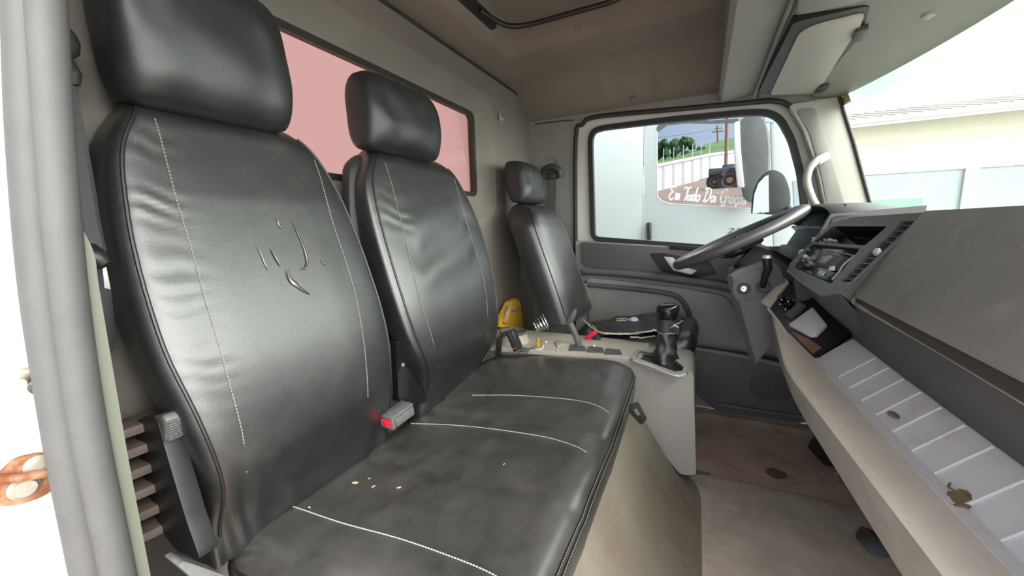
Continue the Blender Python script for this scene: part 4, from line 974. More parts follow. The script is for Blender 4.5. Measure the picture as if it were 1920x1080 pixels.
# ---- centre bezel: its own plane, turned towards the driver
BL, BR, TR = P(1478,507,x=1.30), P(1580,549,x=1.0), P(1745,398,x=1.0)
bn_ = (BR-BL).cross(TR-BL).normalized()
if bn_.dot(EYE-BL) < 0: bn_ = -bn_
def Q(px, py, d=0.0): return PP(px, py, BL+bn_*d, bn_)
o_ = [Q(a_, b_) for a_, b_ in [(1476,507),(1481,494),(1560,417),(1600,407),(1748,397),(1702,438),(1600,530),(1574,550),(1543,555),(1500,527)]]
slot = [Q(a_, b_) for a_, b_ in [(1561,424),(1664,424),(1622,460),(1523,454)]]
rad = [Q(a_, b_) for a_, b_ in [(1519,456),(1613,466),(1558,532),(1485,499)]]
vnt = [Q(a_, b_) for a_, b_ in [(1688,414),(1716,414),(1594,529),(1572,528)]]
be = mk('centre_bezel', plate(o_, [rpoly(slot, 0.006, 2), rpoly(rad, 0.005, 2), rpoly(vnt, 0.006, 2)], bn_*-0.03), M['dash_frame'], da, smooth=30)
def lst(l, d): return [v+bn_*d for v in l]
mk('bezel_body', solid(lst([Q(a_, b_) for a_, b_ in [(1478,506),(1560,420),(1600,410),(1742,399),(1575,548),(1543,553)]], -0.06), bn_*-0.12), M['dash_dark'], da)
mk('bezel_chin', loft([lst([Q(1476,507), Q(1500,527), Q(1543,555), Q(1574,550)], -0.002), [Q(1476,507)-bn_*0.05+Vector((0,-0.01,-0.03)), Q(1500,527)-bn_*0.05+Vector((0,-0.01,-0.03)), Q(1543,555)-bn_*0.05+Vector((0,-0.01,-0.035)), Q(1574,550)-bn_*0.06+Vector((0,-0.01,-0.035))], [Q(1476,507)-bn_*0.12+Vector((0,-0.02,-0.06)), Q(1500,527)-bn_*0.12+Vector((0,-0.02,-0.06)), Q(1543,555)-bn_*0.12+Vector((0,-0.02,-0.06)), Q(1574,550)-bn_*0.12+Vector((0,-0.02,-0.06))]], cap=False), M['dash_dark'], da)
sl2 = lst([v*0.92+sum(slot, Vector())/4*0.08 for v in slot], -0.056)
mk('slot_liner', J(loft([lst(slot, -0.002), sl2], cap=False), (sl2, [(0,1,2,3)])), M['black_plastic'], be)
mk('slot_wall', solid(lst([Q(1530,452), Q(1562,430), Q(1606,458)], -0.035), bn_*0.002), M['dark_plastic'], be)
mk('bezel_edge', tube(lst([Q(1748,397), Q(1702,438), Q(1600,530), Q(1576,549), Q(1543,556), Q(1500,528), Q(1477,508)], 0.001), 0.0025, 6), M['dash_frame'], be)
# vent
vn = thing('air_vent', 'tall narrow air vent with slats beside the radio', 'air vent', Q(1640,474,-0.02))
mk('vent_liner', solid(lst(vnt, -0.024), bn_*-0.004), M['black_plastic'], vn)
a0, a1, c0_, c1 = vnt[0], vnt[1], vnt[3], vnt[2]
for i in range(11):
    t = 0.06+0.88*i/10
    if 0.40 < t < 0.50: continue
    l_, r_ = a0.lerp(c0_, t), a1.lerp(c1, t); up = (a0-c0_).normalized()
    mk('slat', solid([l_-bn_*0.004, r_-bn_*0.004, r_-bn_*0.020+up*0.010, l_-bn_*0.020+up*0.010], up*0.0025), M['dash_frame'], vn)
mk('vent_divider', solid(lst([a0.lerp(a1,0.42), a0.lerp(a1,0.58), c0_.lerp(c1,0.58), c0_.lerp(c1,0.42)], -0.018), bn_*0.003), M['dash_dark'], vn)
mk('thumb_wheel', ball(Q(1645,473,-0.001), (0.011,0.007,0.009), 2), M['silver'], vn, label='pale thumb wheel')
# radio
ra = thing('car_radio', 'black car radio with grey display below the open slot', 'radio', Q(1548,494,-0.02))
mk('radio_face', solid(lst([Q(1517,458), Q(1611,468), Q(1558,530), Q(1487,498)], -0.016), bn_*0.010, 0.002), M['gloss_black'], ra)
def rp_(l, d, th, m, nm, lab=None, bev=0.0008): return mk(nm, solid(lst([Q(*q) for q in l], d), bn_*th, bev), m, ra, label=lab)
rp_([(1534,478),(1556,475),(1588,481),(1566,506),(1528,497)], -0.006, 0.004, M['dark_plastic'], 'faceplate')
rp_([(1541,480),(1556,478),(1562,480),(1546,494),(1533,491)], -0.002, 0.0012, M['lcd'], 'display', 'grey display')
rp_([(1566,480),(1581,482),(1562,500),(1551,496)], -0.002, 0.0012, M['dash_dark'], 'key_panel')
rp_([(1555,499),(1565,498),(1563,507),(1552,506)], -0.0018, 0.0012, M['white'], 'white_label', 'white square label')
rp_([(1535,505),(1545,508),(1541,515),(1531,511)], -0.005, 0.0012, M['white'], 'blue_label', 'small blue and white label')
rp_([(1537,507),(1542,509),(1540,512),(1535,510)], -0.0036, 0.0006, M['lightblue'], 'label_print', None, 0)
mk('chrome_arc', tube(lst(cr([Q(1602,477), Q(1590,486), Q(1578,497), Q(1570,510), Q(1558,523)], 5), -0.003), 0.0022, 6), M['silver'], ra, label='chrome arc')
mk('top_strip', tube(lst([Q(1545,468), Q(1575,472), Q(1602,478)], -0.005), 0.0016, 6), M['lcd'], ra)
R5 = random.Random(11)
for a_, b_, r_ in ((1504,474,0.009),(1512,482,0.006),(1498,486,0.005),(1508,490,0.004),(1518,470,0.005),(1496,493,0.004),(1524,488,0.004),(1520,498,0.003)):
    mk('button', lathe(Q(a_, b_, -0.007), bn_, [(0,r_),(0.006,r_*0.95),(0.008,r_*0.6)], 12), M['silver'] if r_ > 0.0055 else M['buckle_grey'], ra)
ts = thing('crumpled_tissue', 'crumpled white tissue lying in the slot above the radio', 'tissue', Q(1540,449,-0.02))
tg_ = []
for i in range(13):
    row = []
    for j in range(9):
        u, v = i/12, j/8
        b = Q(1524+46*u, 456-2*u-12*v*(1-0.75*u), -0.014)
        row.append(b+bn_*0.016*nz3(u*6, v*5, 2)+Vector((0,0,0.006*nz3(u*8, v*7, 5))))
    tg_.append(row)
mk('sheet', sheet(tg_), M['tissue'], ts, smooth=20)
# ---- switch panel left of the tray
SA, SB, SC = P(1513,679,x=1.12), P(1592,626,x=1.17), P(1444,578,x=1.42)
sn = (SB-SA).cross(SC-SA).normalized()
if sn.dot(EYE-SA) < 0: sn = -sn
def Sw(px, py, d=0.0): return PP(px, py, SA+sn*d, sn)
def sl(l, d, th, bev=0.001): return solid([Sw(*q)+sn*d for q in l], sn*th, bev)
sp = thing('switch_panel', 'dark switch panel with socket and grey cubby left of the tray', 'switch panel', Sw(1510,600))
mk('panel', sl([(1441,580),(1478,531),(1530,556),(1575,596),(1596,626),(1513,680),(1478,630)], -0.010, 0.010, 0.002), M['black_plastic'], sp)
mk('panel_edge', tube(cr([Sw(1441,579,0.002), Sw(1462,606,0.002), Sw(1484,640,0.002), Sw(1512,679,0.002)], 5), 0.004, 8), M['beam'], sp)
mk('end_strip', sl([(1428,568),(1474,524),(1480,531),(1444,578)], -0.004, 0.012, 0.002), M['beam'], sp, label='tan end strip')
mk('rocker', sl([(1473,594),(1502,569),(1514,577),(1487,603)], 0.0, 0.010, 0.002), M['buckle_grey'], sp)
cub = mk('ashtray_lid', sl([(1481,614),(1527,581),(1553,613),(1533,633),(1520,634)], 0.0, 0.012, 0.003), M['tray'], sp, label='light grey ashtray lid')
mk('dusty_floor', sl([(1484,621),(1518,637),(1541,652),(1524,664),(1500,640)], 0.0, 0.002, 0), M['hub'], sp)
for a_, b_, r_, m_ in ((1470,566,0.014,'gloss_black'),(1482,570,0.013,'gloss_black'),(1477,577,0.012,'gloss_black'),(1464,559,0.008,'buckle_grey')):
    mk('socket', lathe(Sw(a_, b_, 0.0), sn, [(0,r_),(0.008,r_),(0.009,r_*0.75),(0.003,r_*0.7)], 16), M[m_], sp)
for a_, b_ in ((1466,562),(1478,565),(1473,580),(1463,570)):
    mk('chrome_glint', lathe(Sw(a_, b_, 0.008), sn, [(0,0.004),(0.003,0.003)], 10), M['steel'], sp)
# ---- dry leaf in the tray
def ontray(px, py):
    p = P(px, py, z=0.575)
    for _ in range(5):
        g, t = groove(p.x), traytop(p.x); s_ = max(0, min(1, (p.y-g[0])/(t[0]-g[0]))); p = P(px, py, z=lerp(g[1], t[1], s_)+0.006)
    return p
lc = ontray(1801,940)
lf = [lc+Vector((0.014*math.cos(t*0.45)*(1+0.2*math.sin(3*t)), 0.010*math.sin(t*0.45)*-1, 0.007*math.sin(t*0.45)+0.003*math.sin(t))) for t in range(14)]
o = mk('dry_leaf', solid(lf, (0,0.001,0.003), 0), M['leaf_dry']); tag(o, 'brown dry leaf lying in the dashboard tray near its front', 'leaf')
mk('leaf_stalk', tube([lc+Vector((0.012,0,0.004)), lc+Vector((0.022,0.002,0.004)), lc+Vector((0.028,-0.002,0.006))], 0.0012, 5), M['leaf_dry'], o)
lc = ontray(1675,778)
o = mk('brown_clod', ball(lc, (0.013,0.007,0.004), 2), M['leaf_dry']); tag(o, 'small brown clod of dirt on the ridged tray', 'dirt')

# ================================================================== STEERING
stw = thing('steering_wheel', 'dark grey truck steering wheel seen edge on', 'steering wheel', (1.65,-0.12,0.82))
hc = Vector((1.65,-0.115,0.838)); ta = math.atan2(P(1510,395,x=1.65).z-P(1275,497,x=1.65).z, -(P(1510,395,x=1.65).y-P(1275,497,x=1.65).y))
fw = Vector((0,-math.cos(ta),math.sin(ta))); sd_ = Vector((1,0,0)); nw = sd_.cross(fw)
if nw.z < 0: nw = -nw
RW = 0.218
mk('rim', tube([hc+sd_*math.cos(t*math.pi/36)*RW+fw*math.sin(t*math.pi/36)*RW for t in range(72)], 0.0185, 16, closed=True), M['steer'], stw, smooth=80)
for an in (0.15, math.pi-0.15, math.pi*1.5-0.45, math.pi*1.5+0.45):
    a_ = hc-nw*0.035+sd_*math.cos(an)*0.06+fw*math.sin(an)*0.06; b_ = hc+sd_*math.cos(an)*RW+fw*math.sin(an)*RW
    mk('spoke', tube([a_, a_.lerp(b_, 0.6)-nw*0.004, b_], 0, flat=(nw,0.017,0.007)), M['dark_plastic'], stw)
mk('hub', lathe(hc-nw*0.055, nw, [(0,0.05),(0.012,0.075),(0.035,0.078),(0.043,0.065),(0.045,0.01)], 28), M['black_plastic'], stw)
col = thing('steering_column', 'dark steering column shroud with ignition lock and stalk', 'steering column', (1.55,-0.2,0.5))
XK = 1.52
kp = rpoly([P(a_, b_, x=XK) for a_, b_ in [(1362,520),(1378,508),(1440,486),(1462,500),(1476,540),(1452,580),(1452,640),(1416,684),(1408,680)]], [0.006,0.01,0.02,0.01,0.01,0.01,0.01,0.008,0.004], 3)
mk('knee_panel', solid(kp, (0.30,-0.02,0), 0.006), M['knee'], col)
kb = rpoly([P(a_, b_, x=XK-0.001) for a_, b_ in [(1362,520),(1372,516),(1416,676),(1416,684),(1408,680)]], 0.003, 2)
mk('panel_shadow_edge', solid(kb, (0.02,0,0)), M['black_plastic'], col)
ov = [P(a_, b_, x=XK-0.002) for a_, b_ in [(1374,545),(1378,525),(1400,512),(1440,500),(1458,515),(1464,540),(1450,558),(1420,560),(1395,566),(1380,560)]]
mk('lock_surround', solid(cr(ov, 4, closed=True), (0.02,0,0), 0.002), M['knee'], col)
kc_ = P(1394,541,x=XK-0.003)
mk('ignition_ring', lathe(kc_, (-1,0.15,0.1), [(0,0.021),(0.003,0.020),(0.004,0.013)], 22), M['dark_plastic'], col)
kl = mk('ignition_lock', lathe(kc_+Vector((-0.003,0,0)), (-1,0.15,0.1), [(0,0.0105),(0.004,0.010),(0.005,0.006)], 20), M['steel'], col, label='bright ignition lock')
mk('key_slot', box(kc_+Vector((-0.0085,0.001,0.0005)), (0.001,0.002,0.006)), M['black_plastic'], kl)
sc = P(1431,537,x=XK-0.004)
mk('stalk_boot', lathe(sc, (-1,0.2,0.2), [(0,0.022),(0.003,0.021),(0.004,0.010)], 20), M['black_plastic'], col)
mk('stalk', tube([P(1430,538,x=XK-0.005), P(1434,520,x=XK-0.02), P(1440,503,x=XK-0.03), P(1438,490,x=XK-0.035), P(1437,481,x=XK-0.035)], [0.009,0.0105,0.0125,0.0135,0.012], 12), M['black_plastic'], col)
mk('stalk_cap', tube([P(1437,484,x=XK-0.036), P(1437,479,x=XK-0.036)], [0.0135,0.011], 12), M['silver'], col)
up1 = hc-nw*0.06; dn1 = Vector((1.65,-0.30,0.66))
def ringat(c, hw, hh, ax): 
    s = Vector((1,0,0)); u = ax.cross(s).normalized()
    return [c+s*a_+u*b_ for a_, b_ in rrect(0, 0, hw, hh, 0.03, 4)]
axd_ = (dn1-up1).normalized()
mk('column_shroud', loft([ringat(up1, 0.07, 0.055, axd_), ringat(up1.lerp(dn1,0.25), 0.085, 0.065, axd_), ringat(up1.lerp(dn1,0.7), 0.095, 0.075, axd_), ringat(dn1, 0.10, 0.09, axd_)]), M['black_plastic'], col, smooth=40)
ic = thing('instrument_cluster', 'dark instrument cluster under a black hood behind the steering wheel', 'instrument cluster', (1.62,-0.35,0.72))
cl = [P(1440,432,x=1.50), P(1506,398,x=1.62), P(1512,440,x=1.62), P(1450,478,x=1.42)]
mk('cluster_lens', solid(rpoly([Vector((1.44,-0.300,0.80)), Vector((1.86,-0.300,0.80)), Vector((1.86,-0.375,0.945)), Vector((1.44,-0.375,0.945))], 0.03), (0,-0.012,-0.006), 0.002), M['cluster'], ic)
mk('cluster_body', solid([Vector((1.385,-0.25,0.74)), Vector((1.385,-0.325,0.915)), Vector((1.385,-0.52,0.93)), Vector((1.385,-0.52,0.60)), Vector((1.385,-0.28,0.60))], (0.02,0,0)), M['dash_dark'], ic)
mk('lower_fascia', solid([Vector((1.39,-0.29,0.805)), Vector((1.90,-0.29,0.805)), Vector((1.90,-0.27,0.66)), Vector((1.39,-0.27,0.66))], (0,-0.05,0), 0.006), M['dash_dark'], ic)
hood = []
for i in range(17):
    t = math.pi*i/16; x = 1.645-0.265*math.cos(t); z = 0.885+0.062*math.sin(t)**0.7
    hood.append([Vector((x, -0.325, z)), Vector((x, -0.335, z+0.006)), Vector((x, -0.45, z+0.004)), Vector((x, -0.56, z-0.02)), Vector((x,-0.56,z-0.03)), Vector((x,-0.345,z-0.006))])
mk('hood', loft(hood), M['dark_plastic'], ic, smooth=50)
dr = mk('corner_pod', solid(rpoly([P(1555,392,x=1.86), P(1590,400,x=1.86), P(1640,404,x=1.86), P(1640,440,x=1.86), P(1540,440,x=1.86)], 0.01), (0.08,0,0), 0.01), M['pillar_light'], da, label='pale corner moulding by the pillar')
pd = thing('pedal', 'black pedal bracket standing on the floor under the dashboard', 'pedal', P(1545,868,z=0.0))
pc = P(1552,868,z=0.01)
mk('pedal_arm', tube(cr([pc+Vector((0.05,-0.02,0.06)), pc+Vector((0.03,-0.03,0.16)), pc+Vector((0.02,-0.08,0.30)), pc+Vector((0.02,-0.16,0.45))], 5), 0.022, 10), M['black_plastic'], pd)
mk('pedal_pad', solid(rpoly([pc+Vector((0.10,0.045,0.0)), pc+Vector((-0.03,0.015,0.0)), pc+Vector((-0.03,-0.06,0.16)), pc+Vector((0.12,-0.03,0.17))], 0.02), (0.01,-0.03,-0.01), 0.006), M['black_rubber'], pd)

# ================================================================== SMALL THINGS
cho = thing('coat_hook', 'small plastic coat hook on the rear wall', 'hook', P(938,220,y=YR))
mk('hook', tube(cr([P(937,208,y=YR), P(937,216,y=YR-0.010), P(939,225,y=YR-0.016), P(943,221,y=YR-0.022)], 5), 0.004, 8), M['pillar_light'], cho)
mk('hook_base', box(P(938,217,y=YR)+Vector((0,-0.002,0)), (0.014,0.006,0.042), bev=0.002), M['grey_wall'], cho)
bel = thing('bellows', 'black ribbed bellows low behind the recliner cover', 'bellows', P(270,1000,y=0.80))
for i in range(6):
    a_, b_ = P(225+i*10, 822+i*37, y=0.745), P(296+i*9, 796+i*37, y=0.745)
    mk('rib', solid(rpoly([a_+Vector((-0.03,0,0.010)), b_+Vector((0.02,0,0.010)), b_+Vector((0.02,0,-0.004)), a_+Vector((-0.03,0,-0.004))], 0.004, 2), (0,0.05,0), 0.003), M['bellow'], bel)
mk('bellows_core', box((0.25,0.825,0.30), (0.14,0.04,0.60)), M['black_plastic'], bel)
R6 = random.Random(5)
spots = [(666,905,5.0,'largest oval tan flake lying on the bench cushion'), (645,874,4.2,'curved pale flake on the cushion nearest the near backrest'), (619,887,3.6,'pale flake on the cushion left of the curved flake'),
 (700,912,3.2,'round tan flake just right of the largest oval flake'), (748,914,3.4,'rightmost tan flake of the scatter on the cushion'), (692,897,2.0,'tiny crumb just above the round tan flake on the cushion'),
 (549,948,2.4,'tan crumb lying on the nearest white cushion stitching'), (580,951,2.6,'tan crumb just beyond the nearest white cushion stitching'), (945,870,2.4,'lone pale speck near the middle of the cushion')]
for a_, b_, r_, lb in spots:
    p = onseat(a_, b_, 0.0008); q = r_*0.0009; an = R6.uniform(0, 3.1)
    R_m = Matrix.Rotation(an, 3, 'Z')
    v, f = ball((0,0,0), (q*1.9, q*0.8, q*0.35), 1)
    o = mk('crumb', ([p+R_m @ a for a in v], f), M['crumb']); tag(o, lb, 'crumb', 'flakes on the bench cushion')

# ================================================================== OUTSIDE
gr = st('ground', box((10,0,-1.1), (60,60,0.1)), M['asphalt']); gr['label'] = 'paved yard outside the cab'
# own door mirror
mr = thing('door_mirror', 'arched door mirror outside the driver window in front of the steering wheel', 'mirror', P(1447,400,x=2.2))
ml = [P(a_, b_, x=2.20) for a_, b_ in [(1408,400),(1411,365),(1420,340),(1434,324),(1450,318),(1468,326),(1478,345),(1483,372),(1480,404)]]
mc = cr(ml, 5)
mk('housing', solid(mc, (0.08,-0.01,0), 0.012, 3), M['van_dark'], mr)
mg = [P(a_, b_, x=2.197) for a_, b_ in [(1411,400),(1414,366),(1422,344),(1434,331),(1441,328),(1442,400)]]
mk('mirror_glass', solid(mg, (0.004,0,0)), M['mirror_face'], mr)
mk('mirror_arm', tube(cr([P(1478,390,x=2.22), P(1490,400,x=2.10), P(1510,410,x=2.02)], 5), 0.014, 10), M['van_dark'], mr)
# neighbouring truck: body side at x = XN
XN = 2.75
nb = thing('white_truck', 'white truck parked close alongside with lettered side window', 'truck', (XN+0.2,0.2,-1.0))
def PN(px, py, d=0.0): return P(px, py, x=XN+d)
seam = [PN(1208,235), PN(1205,450)]
ys = lambda z: seam[0].y+(seam[1].y-seam[0].y)*(z-seam[0].z)/(seam[1].z-seam[0].z)
mk('rear_panel', solid([Vector((XN,ys(2.1)+0.003,2.1)), Vector((XN,ys(-0.55)+0.003,-0.55)), Vector((XN,1.5,-0.55)), Vector((XN,1.5,2.1))], (0.03,0,0), 0.006), M['van'], nb)
wh = rpoly([PN(1231,236), PN(1232,372), PN(1250,382), PN(1426,393), PN(1432,214), PN(1300,224)], [0.06,0.03,0.03,0.02,0.02,0.3], 5)
s2 = [PN(1443,205), PN(1449,470)]
y2 = lambda z: s2[0].y+(s2[1].y-s2[0].y)*(z-s2[0].z)/(s2[1].z-s2[0].z)
mk('door_panel', plate([Vector((XN,ys(2.1)-0.003,2.1)), Vector((XN,ys(-0.55)-0.003,-0.55)), Vector((XN,y2(-0.55)+0.003,-0.55)), Vector((XN,y2(2.1)+0.003,2.1))], [wh], (0.035,0,0)), M['van'], nb)
mk('front_panel', solid(rpoly([Vector((XN,y2(2.1)-0.003,2.1)), Vector((XN,y2(-0.55)-0.003,-0.55)), Vector((XN,-0.62,-0.55)), Vector((XN,-0.60,0.9)), Vector((XN,-0.50,1.45)), Vector((XN,-0.44,2.1))], 0.04), (0.03,0,0), 0.006), M['van'], nb)
mk('roof', box((XN+0.02,0.5,2.12), (0.08,2.0,0.05), bev=0.02), M['van'], nb)
sw = mk('side_window', solid([v+Vector((0.012,0,0)) for v in wh], (0.004,0,0)), M['g_van'], nb, smooth=0)
mk('window_rubber', tube([v+Vector((0.004,0,0)) for v in wh], 0.006, 6, closed=True), M['van'], nb)
mk('visor_strip', slab(rpoly([PN(1231,240,-0.004), PN(1236,232,-0.004), PN(1262,222,-0.004), PN(1310,220,-0.004), PN(1330,226,-0.004), PN(1385,222,-0.004), PN(1386,230,-0.004), PN(1330,232,-0.004), PN(1290,231,-0.004), PN(1250,235,-0.004), PN(1234,248,-0.004)], 0.01, 2), (1,0,0), 0.006), M['van_dark'], nb)
mk('door_handle', tube(cr([PN(1217,418,-0.012), PN(1217,428,-0.018), PN(1217,440,-0.018), PN(1217,449,-0.012)], 4), 0.016, 10), M['black_plastic'], nb)
mk('blue_plate', slab([PN(1433,214,-0.004), PN(1452,221,-0.004), PN(1452,230,-0.004), PN(1435,228,-0.004)], (1,0,0), 0.003), M['lightblue'], nb)
mk('grey_corner', slab([PN(1487,339,-0.004), PN(1506,337,-0.004), PN(1508,400,-0.004), PN(1490,396,-0.004)], (1,0,0), 0.004), mat('grey_blue_paint', (0.25,0.30,0.33), 0.4), nb)
mm = mk('mirror_housing', solid(cr([P(a_, b_, x=2.62) for a_, b_ in [(1389,345),(1388,290),(1386,245),(1390,224),(1408,215),(1428,218),(1438,240),(1442,280),(1440,325),(1430,360),(1410,378),(1395,372)]], 4, closed=True), (0.10,-0.02,0), 0.018, 3), M['van_dark'], nb)
mk('mirror_frame', solid(rpoly([P(a_, b_, x=2.60) for a_, b_ in [(1376,230),(1387,226),(1389,280),(1396,352),(1384,350),(1378,290)]], 0.01, 3), (0.06,0,0), 0.006), M['silver'], mm)
# brush lettering along the bottom of the truck's window, stroke by stroke
GL = {'E': [[(0.62,0.92),(0.30,1.0),(0.12,0.80),(0.34,0.56),(0.10,0.40),(0.05,0.14),(0.28,0.0),(0.58,0.14)]],
 'm': [[(0.0,0.40),(0.10,0.46),(0.08,0.0)],[(0.09,0.25),(0.24,0.46),(0.30,0.38),(0.28,0.0)],[(0.29,0.25),(0.44,0.46),(0.50,0.36),(0.47,0.06),(0.58,0.06)]],
 'T': [[(0.0,0.80),(0.12,0.98),(0.40,0.92),(0.72,1.0)],[(0.42,0.94),(0.34,0.5),(0.28,0.06),(0.14,0.02)]],
 'u': [[(0.04,0.46),(0.0,0.14),(0.12,0.0),(0.28,0.16),(0.32,0.46)],[(0.32,0.46),(0.29,0.08),(0.42,0.06)]],
 'd': [[(0.34,0.38),(0.18,0.46),(0.02,0.26),(0.08,0.02),(0.24,0.06),(0.36,0.40)],[(0.48,1.0),(0.36,0.40),(0.34,0.06),(0.46,0.04)]],
 'o': [[(0.22,0.46),(0.04,0.34),(0.04,0.08),(0.20,0.0),(0.36,0.14),(0.34,0.40),(0.22,0.46),(0.30,0.40),(0.46,0.44)]],
 'D': [[(0.28,0.94),(0.20,0.5),(0.14,0.06)],[(0.0,0.90),(0.30,1.0),(0.64,0.86),(0.66,0.40),(0.40,0.06),(0.10,0.02),(0.0,0.12)]],
 'a': [[(0.34,0.38),(0.18,0.46),(0.02,0.26),(0.08,0.02),(0.22,0.06),(0.35,0.42)],[(0.36,0.46),(0.33,0.08),(0.46,0.06)]],
 'i': [[(0.06,0.46),(0.04,0.10),(0.16,0.04)],[(0.10,0.66),(0.12,0.70)]],
 'G': [[(0.62,0.86),(0.40,1.0),(0.10,0.72),(0.06,0.24),(0.30,0.02),(0.56,0.22),(0.58,0.46)],[(0.36,0.44),(0.66,0.48),(0.60,0.10),(0.46,-0.22),(0.22,-0.18)]],
 'r': [[(0.0,0.36),(0.08,0.52),(0.14,0.40),(0.28,0.42),(0.24,0.10),(0.36,0.04)]],
 'ç': [[(0.30,0.38),(0.18,0.46),(0.02,0.26),(0.08,0.02),(0.24,0.02),(0.34,0.12)],[(0.17,0.0),(0.22,-0.12),(0.10,-0.20)]],
 's': [[(0.0,0.06),(0.16,0.44),(0.24,0.26),(0.20,0.04),(0.02,0.02)]], ' ': []}
ADV = {'E':0.70,'m':0.60,'T':0.52,'u':0.44,'d':0.48,'o':0.46,'D':0.78,'a':0.47,'i':0.18,'G':0.72,'r':0.34,'ç':0.36,'s':0.30,' ':0.34}
tA, tB = PN(1253,374,0.006), PN(1397,384,0.006)
txt = 'Em Tudo Dai Graças'; W_ = sum(ADV[c] for c in txt); dx_ = (tB-tA)/W_; un = dx_.length; upv = Vector((0,0,1)); tm = []; x_ = 0
HT = 0.086
for c in txt:
    for stq in GL[c]:
        pts = [tA+dx_*(x_+u*1.0+0.22*v)+upv*HT*v for u, v in stq]
        pts = cr(pts, 4); n_ = len(pts)
        tm.append(tube(pts, [0.0048*(0.75+0.5*abs(math.sin(i*0.7))) for i in range(n_)], 6))
    x_ += ADV[c]
mk('window_lettering', J(*tm), M['white'], sw, smooth=60, label='white brush lettering reading Em Tudo Dai Graças')
fc = bpy.data.curves.new('number', 'FONT'); fc.body = '25'; fc.size = 0.055; fc.extrude = 0.0008; fc.shear = 0.2
fo_ = bpy.data.objects.new('number', fc); C.objects.link(fo_)
bpy.context.view_layer.update()
tmp = bpy.data.meshes.new_from_object(fo_.evaluated_get(bpy.context.evaluated_depsgraph_get())); bpy.data.objects.remove(fo_)
np_ = PN(1362,437,-0.002)
Vn = [np_+Vector((-v.co.z, -v.co.x*1.5, v.co.y*0.8)) for v in tmp.vertices]; Fn = [tuple(p.vertices) for p in tmp.polygons]
mk('door_number', (Vn, Fn), M['dash_dark'], nb, smooth=0, label='small dark number 25 on the door')
# ---- yard beyond the truck
def PX(px, py, x): return P(px, py, x=x)
hill = []
gd = [[PX(1180,402,7), PX(1330,402,7), PX(1460,402,7)], [PX(1180,388,12), PX(1330,376,13), PX(1460,370,13)], [PX(1180,376,24), PX(1330,345,26), PX(1460,335,26)], [PX(1160,372,30), PX(1330,333,37), PX(1470,316,48)]]
yg = st('yard_bank', sheet(gd), M['ground']); yg['label'] = 'bare brown earth bank of the yard'
wa, wb, wc = PX(1180,386,27), PX(1330,331,36), PX(1470,318,46)
ta_, tb2, tc2 = PX(1180,322,27), PX(1330,291,36), PX(1470,272,46)
yw = thing('boundary_wall', 'long white block wall with pilasters below the green hill', 'wall', wb)
mk('wall_panel', solid([wa, wb, tb2, ta_], (0.25,0.1,0)), M['yardwall'], yw)
mk('wall_panel', solid([wb, wc, tc2, tb2], (0.25,0.1,0)), M['yardwall'], yw)
mk('coping', J(tube([ta_, tb2, tc2], 0, flat=((1,0,0),0.09,0.16))), M['bld_white'], yw)
for i in range(9):
    t = i/8; b_ = wa.lerp(wb, t*1.0) if t < 1 else wb; t_ = ta_.lerp(tb2, t)
    mk('pilaster', solid([b_+Vector((-0.12,0.12,0)), b_+Vector((-0.12,-0.12,0)), t_+Vector((-0.12,-0.12,0)), t_+Vector((-0.12,0.12,0))], (0.12,0,0)), M['yardpil'], yw)
    mk('fence_post', tube([t_, t_+Vector((0,0,1.1))], 0.028, 6), M['bld_white'], yw)
gh_ = [[PX(1150,325,34), PX(1260,306,40), PX(1330,292,46), PX(1400,278,52), PX(1490,262,56)], [PX(1150,315,60), PX(1260,296,70), PX(1330,272,80), PX(1400,255,90), PX(1490,240,95)], [PX(1150,313,90), PX(1260,292,95), PX(1330,268,100), PX(1400,252,110), PX(1490,236,115)]]
gh2 = st('green_hill', sheet(gh_), M['grass']); gh2['label'] = 'green grassy hill behind the boundary wall'
def tree(label, px, py_b, py_t, wpx, x, seed, n=14):
    base = PX(px, py_b, x); top = PX(px, py_t, x); H = top.z-base.z; w_ = wpx/813*x
    t = thing('tree', label, 'tree', base, 'trees on the hill'); R = random.Random(seed); ms = []
    for i in range(n):
        d = Vector((R.uniform(-.35,.35)*w_, R.uniform(-.5,.5)*w_, R.uniform(0.25,0.85)*H)); r_ = R.uniform(0.16,0.27)*min(w_, H)*1.1
        v, f = ball((0,0,0), 1, 3)
        ms.append(([base+d+a*r_*(0.85+0.35*nz3(a.x*2.5+i, a.y*2.5, a.z*2.5)+0.2*nz3(a.x*7, a.y*7+i, a.z*7)) for a in v], f))
    mk('crown', J(*ms), M['leaf'], t, smooth=20); mk('trunk', cyl(base+Vector((0,0,-0.5)), base+Vector((0,0,H*0.5)), 0.03*H, 8), M['trunk'], t)
tree('broad dark tree leftmost above the white wall', 1247, 302, 262, 34, 62, 1)
tree('tallest round tree above the white wall', 1278, 302, 250, 34, 66, 2)
tree('low dark bush right of the trees above the white wall', 1300, 300, 278, 34, 64, 3, 8)
up = thing('utility_pole', 'far utility pole with a crossarm on the hill skyline', 'pole', PX(1346,265,85))
mk('post', cyl(PX(1346,268,85), PX(1345,235,85), 0.16, 8), M['pole'], up)
mk('crossarm', tube([PX(1334,248,85), PX(1357,245,85)], 0.12, 6), M['pole'], up)
mk('crossarm', tube([PX(1339,242,85), PX(1353,240,85)], 0.09, 6), M['pole'], up)
up2 = thing('wooden_pole', 'brown wooden pole standing in front of the white wall', 'pole', PX(1361,318,30))
mk('post', cyl(PX(1361,322,30), PX(1364,190,30), 0.11, 10), M['pole'], up2)
wr1 = mk('power_wire', tube(cr([PX(1336,242,84.6), PX(1290,251,82), PX(1200,262,80)], 6), 0.03, 5), M['trunk']); tag(wr1, 'thin power wire running left from the far utility pole', 'wire')
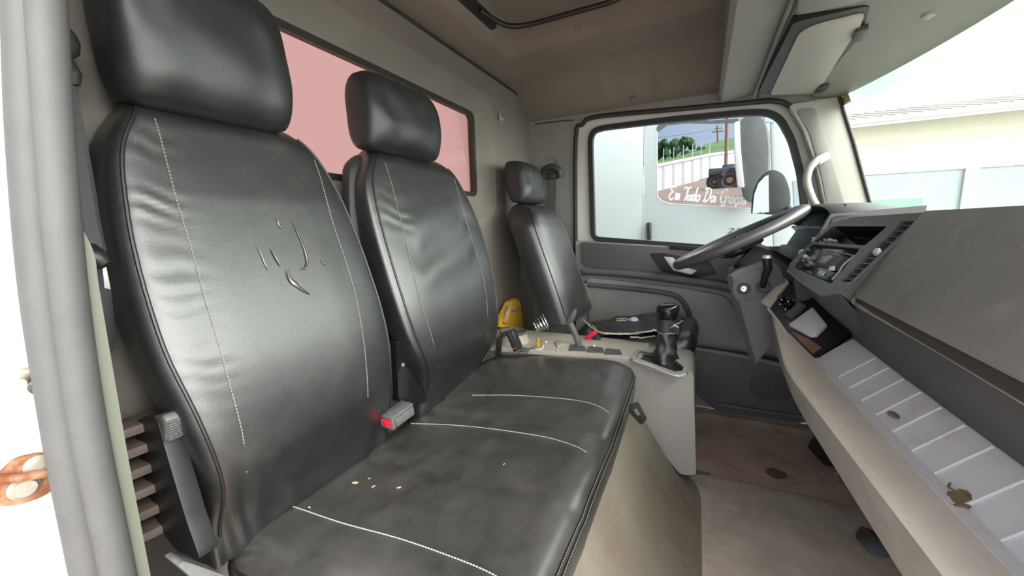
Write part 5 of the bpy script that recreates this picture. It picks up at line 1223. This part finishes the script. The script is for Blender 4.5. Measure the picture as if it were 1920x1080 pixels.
tk = thing('tractor', 'dark old tractor parked on the earth by the wall', 'tractor', PX(1358,356,20))
tcn = PX(1370,338,20)
def wheel(nm, c, r, wd):
    t_ = mk(nm, lathe(c, (-1,0.35,0), [(-wd/2,r*0.55),(-wd/2,r*0.93),(-wd*0.3,r),(wd*0.3,r),(wd/2,r*0.93),(wd/2,r*0.62),(wd*0.3,r*0.58)], 28), M['tyre'], tk)
    mk('hub', lathe(c, (-1,0.35,0), [(0.0,r*0.6),(wd*0.34,r*0.58),(wd*0.2,r*0.25),(wd*0.45,r*0.22),(wd*0.45,r*0.05)], 20), M['hub'], t_)
wheel('rear_wheel', tcn, 0.56, 0.40); wheel('front_wheel', PX(1341,341,20.3), 0.36, 0.3)
mk('body', J(box(PX(1352,322,20.3), (0.5,1.0,0.3), bev=0.06), box(PX(1366,314,20.4), (0.5,0.5,0.25), bev=0.06)), M['van_dark'], tk)
mk('mudguard', tube(cr([PX(1354,330,19.9), PX(1360,320,19.9), PX(1372,316,19.9), PX(1384,322,19.9)], 5), 0.10, 8), M['van_dark'], tk)
# ---- building seen through the windshield
XB = 12.0
bl = thing('white_building', 'long pale building with overhanging roof seen through the windshield', 'building', (XB+1,-9,-1.0))
Y0b, Y1b = -2.2, -8.6
mk('upper_wall', box((XB+0.2,(Y0b+Y1b)/2,2.46), (0.3,Y0b-Y1b,1.10)), M['bld_wall'], bl)
mk('lower_wall', box((XB+0.23,(Y0b+Y1b)/2,0.45), (0.3,Y0b-Y1b,2.95)), M['bld_low'], bl)
mk('pilaster', box((XB+0.18,-5.17,0.45), (0.3,0.22,2.95)), M['bld_white'], bl)
for yc, wd in ((-4.0,0.95),(-6.75,1.0),(-7.9,1.0)):
    f_ = mk('window', box((XB+0.06,yc,0.85), (0.06,wd,1.08)), M['bld_white'], bl)
    mk('pane', box((XB+0.045,yc,0.83), (0.06,wd-0.07,1.0)), M['bld_green'], f_)
rf = mk('roof', solid([Vector((XB-0.35,Y0b+0.6,3.06)), Vector((XB-0.35,Y1b,3.06)), Vector((XB+1.6,Y1b,3.56)), Vector((XB+1.6,Y0b+0.6,3.56))], (0,0,0.05)), M['bld_roof'], bl)
mk('gutter', box((XB-0.38,(Y0b+0.6+Y1b)/2,3.04), (0.14,Y0b+0.6-Y1b,0.10), bev=0.02), M['bld_white'], rf)
mk('roof_corrugation', J(*[tube([Vector((XB-0.40,Y0b+0.5-0.22*i,3.10)), Vector((XB+1.6,Y0b+0.5-0.22*i,3.62))], 0.03, 5) for i in range(29)]), M['bld_roof'], rf)
